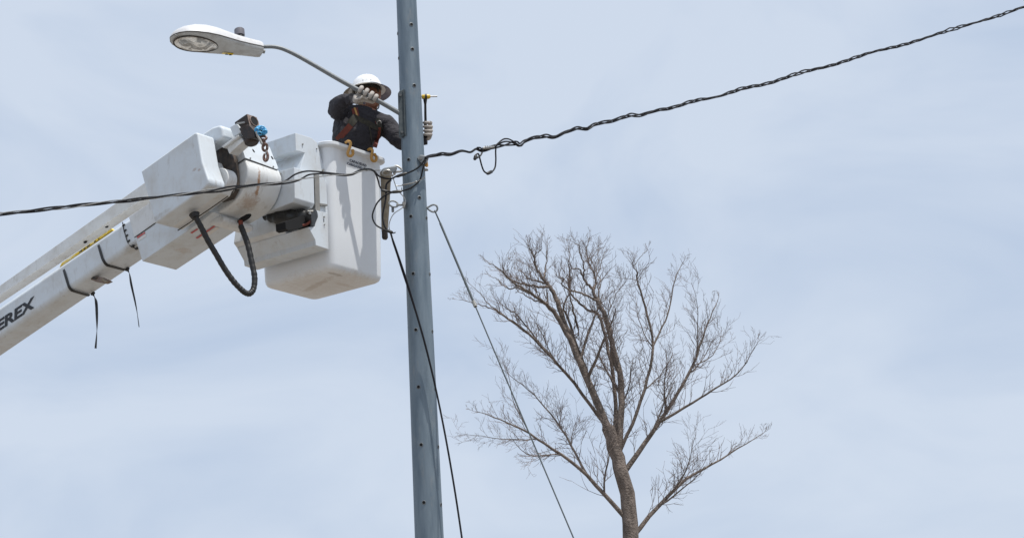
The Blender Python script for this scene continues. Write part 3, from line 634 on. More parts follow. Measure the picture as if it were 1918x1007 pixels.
# ------------------------------------------------------------------ worker
wk = thing('person', abz(.40, .28, .06), 'worker in white hard hat and red harness, standing in the bucket gripping the lamp arm', 'person')
WD = 0.56
def skin_mesh(verts, edges, radii, root=0, sub=2):
    me = bpy.data.meshes.new('tmp'); me.from_pydata([tuple(v) for v in verts], edges, [])
    o = bpy.data.objects.new('tmp', me); COL.objects.link(o)
    md = o.modifiers.new('s', 'SKIN'); md.use_smooth_shade = True
    for i, sv_ in enumerate(me.skin_vertices[0].data):
        r_ = radii[i]; sv_.radius = r_ if isinstance(r_, tuple) else (r_, r_); sv_.use_root = (i == root)
    sb = o.modifiers.new('u', 'SUBSURF'); sb.levels = sub; sb.render_levels = sub
    dg = bpy.context.evaluated_depsgraph_get(); dg.update()
    m2 = bpy.data.meshes.new_from_object(o.evaluated_get(dg)); bpy.data.objects.remove(o); bpy.data.meshes.remove(me)
    return m2
def skin_part(name, verts, edges, radii, mats, parent, pick=None, root=0, sub=2, disp=0.0):
    me = skin_mesh(verts, edges, radii, root, sub)
    off = root_loc(parent)
    me.materials.clear()
    for m_ in mats: me.materials.append(m_)
    if disp:
        for v in me.vertices:
            nz_ = (0 if (pick and pick(v.co) == 2) else 1) * (noise.noise(V((v.co.x * 7, v.co.y * 7, v.co.z * 12))) * .55 + (.5 - abs(noise.noise(V((v.co.x * 13, v.co.y * 13, v.co.z * 22 + v.co.x * 9))))) * .5)
            v.co = v.co + v.normal * nz_ * disp
    for p in me.polygons:
        p.use_smooth = True
        c = sum((me.vertices[i].co for i in p.vertices), V((0, 0, 0))) / len(p.vertices)
        p.material_index = pick(c) if pick else 0
    for v in me.vertices: v.co -= off
    me.name = name; o = bpy.data.objects.new(name, me); COL.objects.link(o); o.parent = parent
    return o
hipc = abz(.36, .30, .98)
bv = [at(661, 322, WD + .08), at(661, 290, WD + .04), at(662, 258, WD), at(668, 226, WD - .01), at(687, 210, WD - .01), at(694, 201, WD - .02), at(697, 190, WD - .03), at(695, 172, WD - .01), at(693, 160, WD),      # 0-8 spine to crown
      at(644, 209, WD - .05), at(623, 203, WD - .20), at(642, 191, WD - .33), at(659, 184, WD - .40),      # 9-12 right arm
      at(722, 233, WD - .02), at(751, 267, WD - .12), at(778, 264, WD - .22), at(797, 259, WD - .28),        # 13-16 left arm
      abz(.27, .22, .90), abz(.25, .16, .50), abz(.25, .20, .12), abz(.30, .10, .09),                       # 17-20 right leg
      abz(.46, .40, .90), abz(.47, .36, .50), abz(.47, .44, .12), abz(.52, .34, .09),                       # 21-24 left leg
      at(709, 187, WD - .09), at(703, 198, WD - .07)]                                                        # 25 nose 26 chin
be = [(0, 1), (1, 2), (2, 3), (3, 4), (4, 5), (5, 6), (6, 7), (7, 8), (3, 9), (9, 10), (10, 11), (11, 12), (3, 13), (13, 14), (14, 15), (15, 16), (0, 17), (17, 18), (18, 19), (19, 20), (0, 21), (21, 22), (22, 23), (23, 24), (6, 25), (6, 26)]
br = [.165, .19, .205, .19, .10, .058, .085, .098, .07, .108, .085, .066, .046, .104, .083, .064, .045, .09, .07, .05, .045, .09, .07, .05, .045, .014, .035]
ycol = at(690, 211, WD).z
nb = (at(694, 207, WD) - at(690, 216, WD)).normalized()
def pick(c):
    if c.z < hipc.z - .02: return 1
    if (c - at(690.5, 210, WD)).dot(nb) > 0 and (c - at(695, 185, WD)).length < .21: return 2
    return 0
body = skin_part('body', bv, be, br, [M['shirt'], M['trouser'], M['skin']], wk, pick, 0, 3, .034)
# collar
mb = Mb(); cn = at(691, 209, WD - .01); mb.ring(cn, Rt, (Fw * .9 + Up * .35).normalized(), .07, .075, .016, 20, 8); build('collar', mb, M['shirt'], wk)
# eyes, brow and mouth, turned to the pole
fdir = (Rt * .62 - Fw * .70 - Up * .05).normalized(); fs_ = fdir.cross(Up).normalized()
hc = at(696, 181, WD - .02)
for s_ in (-1, 1):
    mb = Mb(); mb.ball(hc + fdir * .088 + fs_ * (.03 * s_) + Up * .012, fs_ * .014, fdir * .01, Up * .009, 8, 6); build('eye', mb, M['hole'], wk)
mb = Mb(); mb.ball(hc + fdir * .088 - Up * .052, fs_ * .024, fdir * .008, Up * .006, 8, 6); build('mouth', mb, M['strap_red'], wk)
# hard hat
hat_up = (Up * .90 + Fw * .40 - Rt * .06).normalized()
HC = at(687.5, 173.5, WD - .02)
hx = (Rt - hat_up * Rt.dot(hat_up)).normalized(); hy = hat_up.cross(hx).normalized()
def hring(r, h, n=40, sx=1.0, sy=1.0, ox=0, lo=0, hi=360, wav=0):
    return [HC + hx * (r * sx * math.cos(R(lo + (hi - lo) * i / n)) + ox) + hy * (r * sy * math.sin(R(lo + (hi - lo) * i / n))) + hat_up * h for i in range(n)]
mb = Mb(); dome = []
for r_, h in [(.148, .03), (.146, .05), (.138, .085), (.122, .118), (.094, .146), (.05, .164), (.012, .168)]: dome.append(hring(r_, h, sy=1.1))
mb.loft(dome, False, True); inner = [hring(r_ - .008, h - .006, sy=1.1) for r_, h in [(.148, .036), (.138, .085), (.094, .146), (.01, .166)]]
mb.loft(inner, False, True); hat = build('hard_hat', mb, M['hat'], wk, sharp=60)
mb = Mb()
for th in (70, 90, 110):
    pts = [HC + hat_up * (.004 + (.172 if th == 90 else .166) * math.cos(R(ph))) + (hx * math.cos(R(th)) * .2 + hy * 1.0).normalized() * (.15 * 1.09 * math.sin(R(ph))) + hx * (.026 * (th - 90) / 20) for ph in range(-70, 71, 10)]
    mb.tube(pts, .007, 6)
build('ridge', mb, M['hat'], hat)
mb = Mb(); mb.loft([hring(.142, .034, sy=1.1), hring(.185, .018, sy=1.08), hring(.187, .013, sy=1.08), hring(.142, .027, sy=1.1)] , False, False); mb.f += []; build('brim', mb, M['hat'], hat, sharp=60)
mb = Mb(); mb.loft([hring(.180, .016, sy=1.06), hring(.232, -.012, sy=1.02), hring(.232, -.016, sy=1.02), hring(.180, .011, sy=1.06), hring(.180, .016, sy=1.06)], False, False)
bm = bmesh.new(); vv = [bm.verts.new(p) for p in mb.v]
for f in mb.f:
    ff = bm.faces.new([vv[i] for i in f]); cc = sum((mb.v[i] for i in f), V((0, 0, 0))) / 4 - HC
    ang = math.degrees(math.atan2(cc.dot(hy), cc.dot(hx))); ff.material_index = 1 if -62 < ang < 100 else 0
bmesh.ops.remove_doubles(bm, verts=bm.verts, dist=1e-5)
finish('sun_shade', bm, [M['brim'], M['visor']], hat)
mb = Mb(); mb.loft([hring(.128, -.004, sy=1.08), hring(.130, .032, sy=1.08), hring(.124, .032, sy=1.08), hring(.122, -.004, sy=1.08), hring(.128, -.004, sy=1.08)], False, False); build('headband', mb, M['strap_black'], hat)
mb = Mb(); mb.tube(spl([HC + hx * .10 - hy * .10 + hat_up * .01, hc + fdir * .03 - Up * .09 + Rt * .05, hc + fdir * .05 - Up * .125]), .006, 6); build('chin_strap', mb, M['strap_black'], hat)

# gloved right hand closed on the lamp arm
armc = lambda k: at(660 + k, 162.9 + k * .545, PO - .145 + k * .0006)      # on the arm's axis
ard = (armc(40) - armc(0)).normalized()
gv, ge, gr_ = [], [], []
def chain(pts, rs, link_to=None):
    s0 = len(gv)
    for p, r_ in zip(pts, rs): gv.append(p); gr_.append(r_)
    for i in range(len(pts) - 1): ge.append((s0 + i, s0 + i + 1))
    if link_to is not None: ge.append((link_to, s0))
    return s0
upn = (Up - ard * Up.dot(ard)).normalized(); bk = (Fw - ard * Fw.dot(ard)).normalized()
wr = at(658, 185, PO - .10)
pal = chain([wr, at(665, 186, PO - .10), armc(20) - upn * .042 + bk * .035], [.040, .046, .044])
c_i = pal + 2
for k, off, ln in [(0, 14, 1.05), (1, 24, 1.15), (2, 33.5, 1.1), (3, 42, .95)]:
    c = armc(off)
    base = c - upn * .034 + bk * .030
    chain([base, c + upn * .004 + bk * .040 * ln, c + upn * .040 * ln + bk * .008, c + upn * .020 - bk * .038, c - upn * .024 - bk * .042], [.017, .0215, .0225, .0215, .0180], c_i)
chain([at(668, 188, PO - .17), armc(22) - upn * .036 - bk * .022, armc(33) - upn * .030 - bk * .028], [.017, .0155, .012], pal + 1)
skin_part('right_glove'.replace('right_', ''), gv, ge, gr_, [M['glove']], wk, None, 0, 2)
mb = Mb(); mb.tube([at(652, 187.5, WD - .38), at(660.5, 184.2, WD - .42)], [.05, .052], 14); build('cuff', mb, M['shirt'], wk)

# gloved left hand holding the wrench handle behind the pole
gv, ge, gr_ = [], [], []
hd = PO + .10
hc_ = lambda y: at(796.8 + (y - 215) * .03, y, hd)
wr = at(798.5, 263, hd + .03)
pal = chain([wr, at(802, 254, hd + .05), at(803.5, 244, hd + .05)], [.034, .036, .034])
for k, (y, ln) in enumerate([(230, .95), (237.5, 1.06), (245, 1.03), (252, .9)]):
    h_ = hc_(y)
    chain([h_ + Rt * .045 + Fw * .035, h_ + Rt * (.052 * ln) - Fw * .012, h_ + Rt * (.022) - Fw * .040, h_ - Rt * .012 - Fw * .036, h_ - Rt * .026 - Fw * .014], [.0165, .0175, .0165, .0145, .012], pal + (2 if k < 2 else 1))
chain([at(800, 240, hd + .06), at(796, 234, hd + .045), at(795, 227, hd + .02)], [.017, .015, .012], pal + 2)
skin_part('glove', gv, ge, gr_, [M['glove']], wk, None, 0, 2)
mb = Mb(); mb.tube([at(789, 263, hd + .05), at(799.5, 262, hd + .04)], [.05, .046], 14); build('cuff', mb, M['shirt'], wk)

# harness: projected onto the chest
body_me = body.data
from mathutils.bvhtree import BVHTree
bvh = BVHTree.FromPolygons([v.co + V(wk.location) for v in body_me.vertices], [list(p.vertices) for p in body_me.polygons])
def on_body(x, y, push=.008):
    h_ = bvh.ray_cast(CAM, ray(x, y).normalized())
    if h_[0] is None: return at(x, y, WD - .15)
    return h_[0] - ray(x, y).normalized() * push
def web(path, width, m, name='harness_strap', k=6, push=.010):
    p2 = spl([V((x, y, 0)) for x, y in path], k)
    pts = [on_body(p.x, p.y, push) for p in p2]
    for _ in range(3):
        pts = [pts[0]] + [(pts[i - 1] + pts[i] * 2 + pts[i + 1]) / 4 for i in range(1, len(pts) - 1)] + [pts[-1]]
    ws = []
    for i in range(len(p2)):
        d = p2[min(i + 1, len(p2) - 1)] - p2[max(0, i - 1)]; d.normalize(); ws.append((Rt * d.y + Up * d.x).normalized())
    mb = Mb(); mb.ribbon(pts, ws, width, .008); return build(name, mb, m, wk)
web([(664, 203), (666, 212), (667, 220), (661, 229), (653, 239), (643, 250), (632, 262)], .058, M['strap_red'])
web([(661, 218), (672, 223), (686, 229), (700, 236), (716, 243)], .050, M['strap_black'])
web([(655, 233), (661, 226), (667, 219)], .075, M['strap_black'], push=.016)
web([(706, 226), (709, 235), (709, 248), (706, 262), (702, 276)], .040, M['strap_red'])
web([(706, 222), (710, 232), (712, 243)], .045, M['strap_black'], push=.016)
web([(664, 202), (667, 210), (669, 218)], .016, M['hook'], push=.02)
web([(688, 224), (692, 238), (695, 255), (697, 272)], .010, M['strap_black'], 'shirt_placket')
mb = Mb(); c = on_body(710, 231, .02); mb.ring(c, Rt, Up, .02, .022, .005, 14); build('harness_ring', mb, M['steel'], wk)

# wrench held up to the bolt
wz = thing('wrench', at(797, 250, hd), 'black handled ratchet wrench with a yellow socket turned on the pole bolt', 'wrench')
mb = Mb(); mb.tube([at(797.8, 258, hd), at(796.8, 215, hd), at(796.6, 195, PO + .04)], [.014, .012, .011], 10); build('handle', mb, M['black'], wz)
mb = Mb(); mb.tube([at(796.6, 196, PO + .04), at(796.4, 188, PO + .03), at(796.6, 184, PO + .025)], [.011, .018, .02], 10); build('head', mb, M['black'], wz)
mb = Mb(); mb.tube([at(790, 181.6, PO + .02), at(793, 181.5, PO + .02), at(803, 181.2, PO + .02), at(806, 181, PO + .02)], [.02, .022, .022, .014], 14); build('socket', mb, M['yellow'], wz)
mb = Mb(); mb.tube([at(796, 181.4, PO + .02), at(799.5, 181.3, PO + .02)], .027, 14); build('ratchet_ring', mb, M['black'], wz)

# ------------------------------------------------------------------ wires and fittings
def cable(name, strands, label, cat, group=None, mats=None, loc=None):
    t = thing(name, loc if loc is not None else strands[0][0][0], label, cat, group)
    for k, (pts, r_) in enumerate(strands):
        mb = Mb(); mb.tube(pts, r_, 6); build('strand', mb, (mats[k] if mats else M['cable']), t)
    return t
def twist(pts, amp, wl, n, r_, ph=0.0, k=8):
    p = spl(pts, k); out = [[] for _ in range(n)]; s_ = 0
    for i, q in enumerate(p):
        if i: s_ += (q - p[i - 1]).length
        t = (p[min(i + 1, len(p) - 1)] - p[max(0, i - 1)]).normalized(); u = t.cross(ZX).normalized(); w = u.cross(t)
        a_ = amp * max(.35, .8 + 1.1 * noise.noise(V((s_ * 1.9, ph, 0))))
        for j in range(n):
            th = 2 * math.pi * (s_ / wl + j / n) + ph
            out[j].append(q + (u * math.cos(th) + w * math.sin(th)) * a_)
    return [(o, r_) for o in out]
PC = PO - .17                                                       # just in front of the pole
lw = [(-900, 452), (-520, 438), (-160, 414), (0, 400.4), (94, 391), (187.7, 380.4), (275, 371.6), (375.4, 359.8), (469, 347.9), (519, 343.5)]
def ld(x): return PC - .06 - max(0, 715 - x) * .0027                   # the span comes nearer to the left
base = [at(x, y, ld(x)) for x, y in lw]
st = twist(base, .0125, .9, 3, .0078)
tails = [[(535, 338.5), (552, 327), (571, 321), (590, 321), (608.7, 323), (640, 326.5), (657, 326), (668, 321.5), (680, 317), (698, 318.5), (706.7, 333), (712, 350.5), (722, 357.8), (741.7, 359), (765.7, 353.6), (785.4, 338.3), (792, 316.5), (797, 300)],
         [(541, 342.5), (559.6, 337.5), (576.6, 328), (590, 325.8), (612, 325), (640, 328.5), (658, 327.6), (670, 322.5), (683, 318.5), (700, 320), (711, 330.7), (730.8, 335), (746, 328.5), (763.5, 324), (783, 314), (796, 299)],
         [(535, 339.5), (560, 336), (580.4, 333), (600, 330.5), (620, 328), (645, 327), (662, 324.5), (682, 320), (700, 318.6), (716, 319)]]
full = []
for k in range(3):
    tl = [at(x, y, (ld(x) if x < 700 else PC + (.06 if k == 0 and y > 330 else 0.0)) - (.02 if k == 2 else 0)) for x, y in tails[k]]
    full.append((st[k][0] + spl([st[k][0][-1]] + tl, 5)[1:], .0078 if k < 2 else .005))
cable('overhead_cable', full, 'twisted black overhead cable crossing in front of the boom from the left to the pole', 'cable', mats=[M['cable'], M['cable'], M['steel']], loc=at(0, 400, -1.3))
rw = [(797, 296), (801.9, 293.5), (823.8, 289), (843.5, 289), (865.4, 282.5), (880.7, 285), (892, 279), (903, 282), (922.3, 276), (937.7, 271), (955, 268), (967, 268.5), (974, 272), (983.6, 264), (999, 258.5), (1021, 254.8), (1038, 256.5), (1060, 247.5), (1082, 240), (1097.5, 241.5), (1104, 239), (1117, 232), (1139, 228), (1156.6, 223.5), (1178.5, 216), (1200, 215.5), (1230, 207), (1262, 201), (1300, 189), (1345, 181), (1390, 166), (1440, 156), (1500, 136), (1560, 122), (1630, 99), (1700, 82), (1780, 56), (1860, 33), (1960, -2), (2060, -36)]
base = [at(x, y, PC + (x - 797) / 400 * 2.4) for x, y in rw]
TAPER = len(spl(base[:7], 7))
sr = twist(base, .0165, .74, 3, .0082, 1.0, 7)
# the strands lie tight together next to the pole and loosen beyond the splice
for k_ in range(3):
    for i_ in range(TAPER):
        c_ = (sr[0][0][i_] + sr[1][0][i_] + sr[2][0][i_]) / 3; sr[k_][0][i_] = c_ + (sr[k_][0][i_] - c_) * .45
cable('overhead_cable', sr, 'kinked black overhead cable running from the pole up to the right edge', 'cable', loc=at(797, 296, PC))
def rdp(x): return PC + (x - 797) / 400 * 2.4 - .03
def single(name, path, r_, label, cat, dep, m='cable', lumps=(), extra=(), group=None):
    t = thing(name, at(path[0][0], path[0][1], dep(path[0][0]) if callable(dep) else dep), label, cat, group)
    dz = dep if callable(dep) else (lambda x: dep)
    pts = spl([at(x, y, dz(x)) for x, y in path], 6)
    mb = Mb(); mb.tube(pts, r_, 7); build('wire', mb, M[m], t)
    for (x0, y0, x1, y1, r2) in lumps:
        a_, b_ = at(x0, y0, dz(x0) - .004), at(x1, y1, dz(x1) - .004)
        mb = Mb(); mb.tube([a_, a_.lerp(b_, .15), a_.lerp(b_, .5), a_.lerp(b_, .85), b_], [r2 * .6, r2, r2 * 1.1, r2, r2 * .6], 8); build('splice', mb, M['black'], t)
    for (pp, r3, mm) in extra:
        mb = Mb(); mb.tube(spl([at(x, y, dz(x) - .01) for x, y in pp], 6), r3, 6); build('wire', mb, M[mm], t)
    return t
single('cable_loop', [(894, 276.5), (900, 277), (903.5, 282), (901, 290), (895, 295), (890, 297), (889, 292.5), (895, 288), (897.5, 292), (902.6, 311), (907, 321), (914, 325), (921, 322.5), (927, 314), (928.6, 300), (928.3, 284), (929, 275)], .0078,
       'black cable loop drooping beneath the right overhead cable with a taped splice', 'cable', rdp, lumps=[(912, 325.5, 922, 321, .016), (888.5, 299, 892.5, 292, .016)], extra=[([(925, 276), (940, 262.5), (949, 260), (958, 263), (973, 273)], .0078, 'cable')])
cc = thing('cable_connector', at(914, 276, rdp(914) - .03), 'small silver connector joining the right overhead cable above its loop', 'connector')
mb = Mb(); mb.tube([at(904.5, 277.5, rdp(905) - .02), at(908, 277, rdp(908) - .02), at(915, 276.3, rdp(915) - .02), at(925, 275.2, rdp(925) - .02)], [.008, .014, .014, .009], 10); build('sleeve', mb, M['steel'], cc)
mb = Mb()
for x in (909, 913, 917): c = at(x, 276.6, rdp(x) - .02); mb.ring(c, Up, Fw, .016, .016, .004, 12, 6)
build('band', mb, M['galv'], cc)

single('drop_cable', [(733, 337), (726, 342), (723, 349), (722.5, 371), (718, 395), (716.6, 407), (719.5, 421), (724, 429), (731, 435), (737, 455), (744, 476), (753.8, 507), (765.7, 543), (781.6, 593), (797, 648), (815, 722), (834, 815), (853, 925), (870, 1040)], .0088,
       'thin black drop cable falling from the splice past the pole to lower right', 'cable', PC, lumps=[(724, 431, 736, 436, .014), (742, 331, 762, 324, .014), (713, 355.5, 727, 359, .013), (733, 360, 753, 358, .014)],
       extra=[([(731, 436), (738, 454), (746, 477), (756.5, 508), (767.5, 543), (782.5, 593), (798, 648), (816, 722)], .006, 'cable'), ([(731, 435), (736, 436.5), (741, 435)], .005, 'cable')])
single('jumper_cable', [(742, 359), (733, 361), (720, 366.5), (708, 378), (702, 388.6), (698, 400), (698, 409), (702, 418), (708, 424), (724, 432), (731, 435)], .0075, 'black jumper cable bowed in a loop in front of the bucket edge', 'cable', PC - .01)
single('steel_tie_wire', [(737, 335), (739.5, 343), (743, 348), (758, 346.5), (777, 341), (791, 335), (796, 330)], .0045, 'thin bright steel wire tied from the wedge clamp across the pole', 'wire', PC + .04, 'steel', extra=[([(741, 347.5), (744, 356), (752, 364), (758.5, 373), (758.5, 384), (751, 391), (738, 400), (731, 412), (728.6, 424), (731, 435)], .0045, 'steel')])
tw_ = single('turnbuckle', [(753, 346.3), (776, 342)], .007, 'short silver turnbuckle on the thin wire in front of the pole', 'turnbuckle', PC + .02, 'steel')
mb = Mb(); mb.ball(at(779, 340.6, PC + .01), Rt * .014, Fw * .01, Up * .01, 8, 6); build('end_nut', mb, M['steel'], tw_)

# wedge clamp gripping the left cable
wc = thing('wedge_clamp', at(733, 330, PC - .02), 'silver wedge clamp holding the left overhead cable beside the pole', 'clamp')
mb = Mb(); mb.prism([at(x, y, PC - .03) for x, y in [(715.5, 317), (720, 314.5), (737, 311.5), (742, 311), (744.5, 316), (741, 321), (735, 324), (729, 322.5), (722, 322), (717, 321)]], Fw * .05); build('clamp_body', mb, M['galv'], wc, .008, 2)
mb = Mb(); mb.ring(at(724, 323.5, PC - .03), (Rt * .95 + Up * .2).normalized(), (Up * .95 - Rt * .2).normalized(), .038, .022, .008, 20, 6); build('clamp_ring', mb, M['steel'], wc)
mb = Mb(); mb.tube(spl([at(x, y, PC - .01) for x, y in [(739, 311), (745, 311.5), (752, 317), (751, 321), (742, 322), (737, 325)]]), .010, 8); build('bail', mb, M['steel'], wc)
for (x, y) in [(731, 327), (735, 329), (739, 326)]:
    mb = Mb(); c = at(x, y, PC - .03); mb.tube([c, c + Fw * .05], .012, 6); build('clamp_bolt', mb, M['steel'], wc)
# bracket on the pole where the cables meet
pc_ = thing('pole_clamp', pole_hit(792, 305)[0], 'grey bolted clamp on the pole where both overhead cables meet', 'clamp')
mb = Mb(); mb.prism([at(x, y, PO - .11) for x, y in [(781, 296), (786, 290.5), (791, 290.5), (801, 292.5), (803, 297), (800, 305), (794, 309), (787, 304)]], Fw * .04); build('clamp_plate', mb, M['galv'], pc_, .006)
mb = Mb(); mb.prism([at(x, y, PO - .07) for x, y in [(796, 298), (801, 300), (802.5, 312), (798.5, 313.5), (795, 310)]], Fw * .05); build('clamp_jaw', mb, M['hook'], pc_, .006)
for (x, y, dx) in [(788, 297, 0), (797, 296, 0)]:
    mb = Mb(); c = at(x, y, PO - .125); mb.tube([c, c + Fw * .03], .012, 6); build('clamp_bolt', mb, M['steel'], pc_)
mb = Mb(); mb.tube([at(793, 318.5, PO - .03), at(802, 318, PO - .03)], [.014, .01], 6); build('bolt_end', mb, M['steel'], pc_)

# eye bolts and guy rod
e1 = thing('eye_bolt', at(755, 383, PO - .04), 'galvanised eye bolt with a thimble ring on the left side of the pole', 'eye bolt', 'eye bolts through the pole')
mb = Mb(); mb.ring(at(737, 382, PO - .05), (Rt * .98 - Up * .15).normalized(), (Up * .8 + Fw * .6).normalized(), .042, .034, .008, 22, 7); build('eye', mb, M['galv'], e1)
mb = Mb(); mb.tube([at(742, 384, PO - .05), at(756, 383.5, PO - .05)], .010, 8); build('shank', mb, M['galv'], e1)
mb = Mb(); mb.prism([at(x, y, PO - .10) for x, y in [(753.5, 378.5), (758.5, 377), (759.5, 388), (754.5, 390.5)]], Fw * .05); build('square_washer', mb, M['dull_steel'], e1, .003)
mb = Mb(); mb.tube([at(735.5, 387, PO - .05), at(735.8, 397, PO - .05)], .012, 8); build('thimble', mb, M['galv'], e1)
e2 = thing('eye_bolt', at(800, 389, PO), 'galvanised teardrop eye bolt on the right side of the pole holding the guy rod', 'eye bolt', 'eye bolts through the pole')
mb = Mb(); mb.tube(spl([at(x, y, PO - .02) for x, y in [(799, 388), (803, 392.5), (810, 396.5), (816, 396), (819.3, 391.5), (818, 386), (813.5, 383.5), (808, 384.5), (803, 387.5), (799, 388.5)]]), .0085, 8); build('eye', mb, M['galv'], e2)
mb = Mb(); mb.tube([at(788, 388, PO - .02), at(800.5, 388.5, PO - .02)], .011, 8); build('shank', mb, M['galv'], e2)
gd = lambda y: PO - .02 - (y - 395) * .002
guy = thing('guy_wire', at(813, 396, PO), 'long straight galvanised guy rod slanting down to the right from the pole', 'guy wire')
gy = lambda y: 826.9 + (y - 423.5) * .4243
mb = Mb(); mb.tube([at(813.8, 394, PO - .02), at(gy(428), 428, gd(428))], .0055, 6); mb.tube([at(815.2, 396, PO - .03), at(gy(428) + .8, 428, gd(428))], .0055, 6); build('wire_loop', mb, M['guy'], guy)
mb = Mb(); mb.tube([at(gy(418), 418, gd(418)), at(gy(569), 569, gd(569))], .0105, 8); build('rod', mb, M['guy'], guy)
mb = Mb(); mb.tube([at(gy(568), 568, gd(568)), at(gy(1110), 1110, gd(1110))], .0062, 8); build('wire', mb, M['guy'], guy)
mb = Mb(); mb.tube([at(gy(564), 564, gd(564)), at(gy(574), 574, gd(574))], .017, 8); build('coupling', mb, M['dull_steel'], guy)

# ------------------------------------------------------------------ bare tree far behind
TD = 22.0
tree = thing('bare_tree', V((at(1190, 900, TD).x, at(1190, 900, TD).y, 0)), 'bare leafless tree with grey brown limbs and fine twigs at lower right', 'tree')
Z4 = lambda p: (840 + p[0] / 5.328, 430 + p[1] / 5.328)
limbs = []
def limb(path, r0, r1, zoom=True, d0=0.0, d1=0.0):
    pp = [Z4(p) if zoom else p for p in path]; limbs.append((pp, r0, r1, d0, d1))
# photo-traced limbs, from the trunk outwards
limb([(1188, 1240), (1186, 1100), (1180, 980), (1165, 890), (1138, 800)], .30, .16, False)
limb([(1138, 800), (1105, 725), (1075, 650), (1052, 591), (1044.6, 565), (1035, 546), (1026, 531), (1018, 522), (1005, 503), (999.5, 481), (990, 458)], .13, .012, False)
limb([(1018, 522), (1023, 496), (1025, 458)], .035, .007, False, 0, .4)
limb([(1005, 503), (1000, 480), (1013, 468), (1014, 455)], .022, .006, False, 0, -.5)
limb([(1000, 570), (900, 570), (830, 555), (700, 530), (600, 490), (555, 430), (548, 380)], .045, .010, True, 0, -.8)
limb([(990, 545), (880, 510), (790, 480), (750, 430), (700, 400)], .040, .008, True, 0, .6)
limb([(1075, 650), (1042.7, 591), (1027.7, 574.5), (1020, 567), (1007, 557.6), (990, 546), (971, 535), (956, 524), (937.6, 505), (913, 490)], .085, .008, False, 0, -1.2)
limb([(890, 680), (820, 640), (700, 580), (620, 590), (540, 555), (500, 500), (430, 470)], .035, .007, True, -.4, .8)
limb([(960, 735), (850, 700), (760, 650), (690, 610)], .03, .008, True, 0, .7)
limb([(980, 750), (990, 680), (980, 610)], .03, .012, True)
limb([(890, 680), (905, 640), (860, 580)], .02, .008, True)
limb([(1155, 860), (1164, 770), (1160, 700), (1146, 640), (1133, 591), (1123.4, 572.6), (1116, 557.6), (1110, 542.6), (1099, 529.5), (1089.6, 514.5), (1086, 505), (1073, 503)], .12, .012, False)
limb([(1440, 620), (1465, 540), (1450, 440), (1400, 330), (1380, 200), (1410, 70)], .045, .007, True, 0, .7)
limb([(1345, 470), (1355, 400), (1340, 310), (1310, 220), (1300, 160), (1240, 120)], .030, .007, True, 0, -.6)
limb([(1340, 310), (1400, 315), (1440, 270), (1480, 200)], .016, .005, True, -.2, .2)
limb([(1500, 710), (1500, 600), (1520, 510), (1495, 440), (1540, 300), (1560, 220)], .025, .006, True, 0, .9)
limb([(1470, 500), (1490, 300), (1500, 160)], .018, .005, True, .2, 1.0)
limb([(1500, 720), (1400, 670), (1280, 620), (1200, 600), (1130, 540), (1150, 490), (1090, 470), (1060, 400)], .04, .007, True, 0, -.8)
limb([(1152, 850), (1152, 740), (1140, 660), (1121.5, 591), (1101, 580), (1082, 563), (1067, 546), (1065, 520), (1067, 482), (1065, 465)], .075, .006, False, .3, .8)
limb([(1138, 800), (1085, 660), (1063, 591), (1055, 578), (1066, 545), (1068, 515), (1062, 490)], .06, .007, False, .5, .1)
limb([(1210, 640), (1230, 730), (1260, 860), (1290, 980)], .02, .03, True, .2, .4)
limb([(1138, 800), (1060, 700), (990, 625), (945, 592), (924.5, 580), (896, 569), (860, 561)], .06, .005, False, .5, -1)
limb([(1060, 700), (1010, 640), (971, 592), (953, 580), (941, 571), (925, 556)], .035, .005, False, .5, .3)
limb([(1010, 640), (945, 591), (915, 569), (900, 550), (878, 530)], .03, .005, False, .4, .9)
limb([(1146, 640), (1137, 600), (1150, 560), (1162, 540), (1172, 528)], .02, .005, False, 0, -.5)
limb([(1520, 720), (1600, 800), (1620, 700), (1660, 640), (1670, 600), (1790, 580)], .014, .004, True, 0, .5)
# right side of the crown, partly beyond the photograph
limb([(1155, 860), (1200, 750), (1222, 650), (1205, 560), (1193, 524), (1193, 509), (1185.5, 499.5), (1185.5, 486)], .06, .006, False, 0, -.6)
limb([(1193, 523), (1174, 522), (1148, 518)], .012, .004, False, -.4, -.7)
limb([(1185.5, 499.5), (1200, 481), (1212, 468)], .012, .005, False, -.5, -.4)
limb([(1165, 890), (1235, 790), (1290, 700), (1320, 620), (1345, 560)], .09, .008, False, 0, .8)
limb([(1235, 790), (1310, 745), (1380, 700), (1420, 640)], .05, .006, False, 0, -.8)
limb([(1222, 650), (1250, 590), (1262, 530), (1280, 490)], .035, .006, False, 0, .6)
limb([(1180, 980), (1100, 890), (1020, 830), (950, 790), (890, 770)], .08, .006, False, 0, -1.0)
limb([(1180, 1010), (1270, 910), (1350, 860), (1430, 810)], .08, .006, False, 0, .7)
limb([(1100, 890), (1050, 800), (1000, 740), (940, 690)], .045, .005, False, 0, .9)
mbT, mbW = Mb(), Mb()
rng = random.Random(11)
def wob(pts, amp):
    return [p + V((rng.uniform(-1, 1), rng.uniform(-1, 1), rng.uniform(-1, 1))) * amp for p in pts]
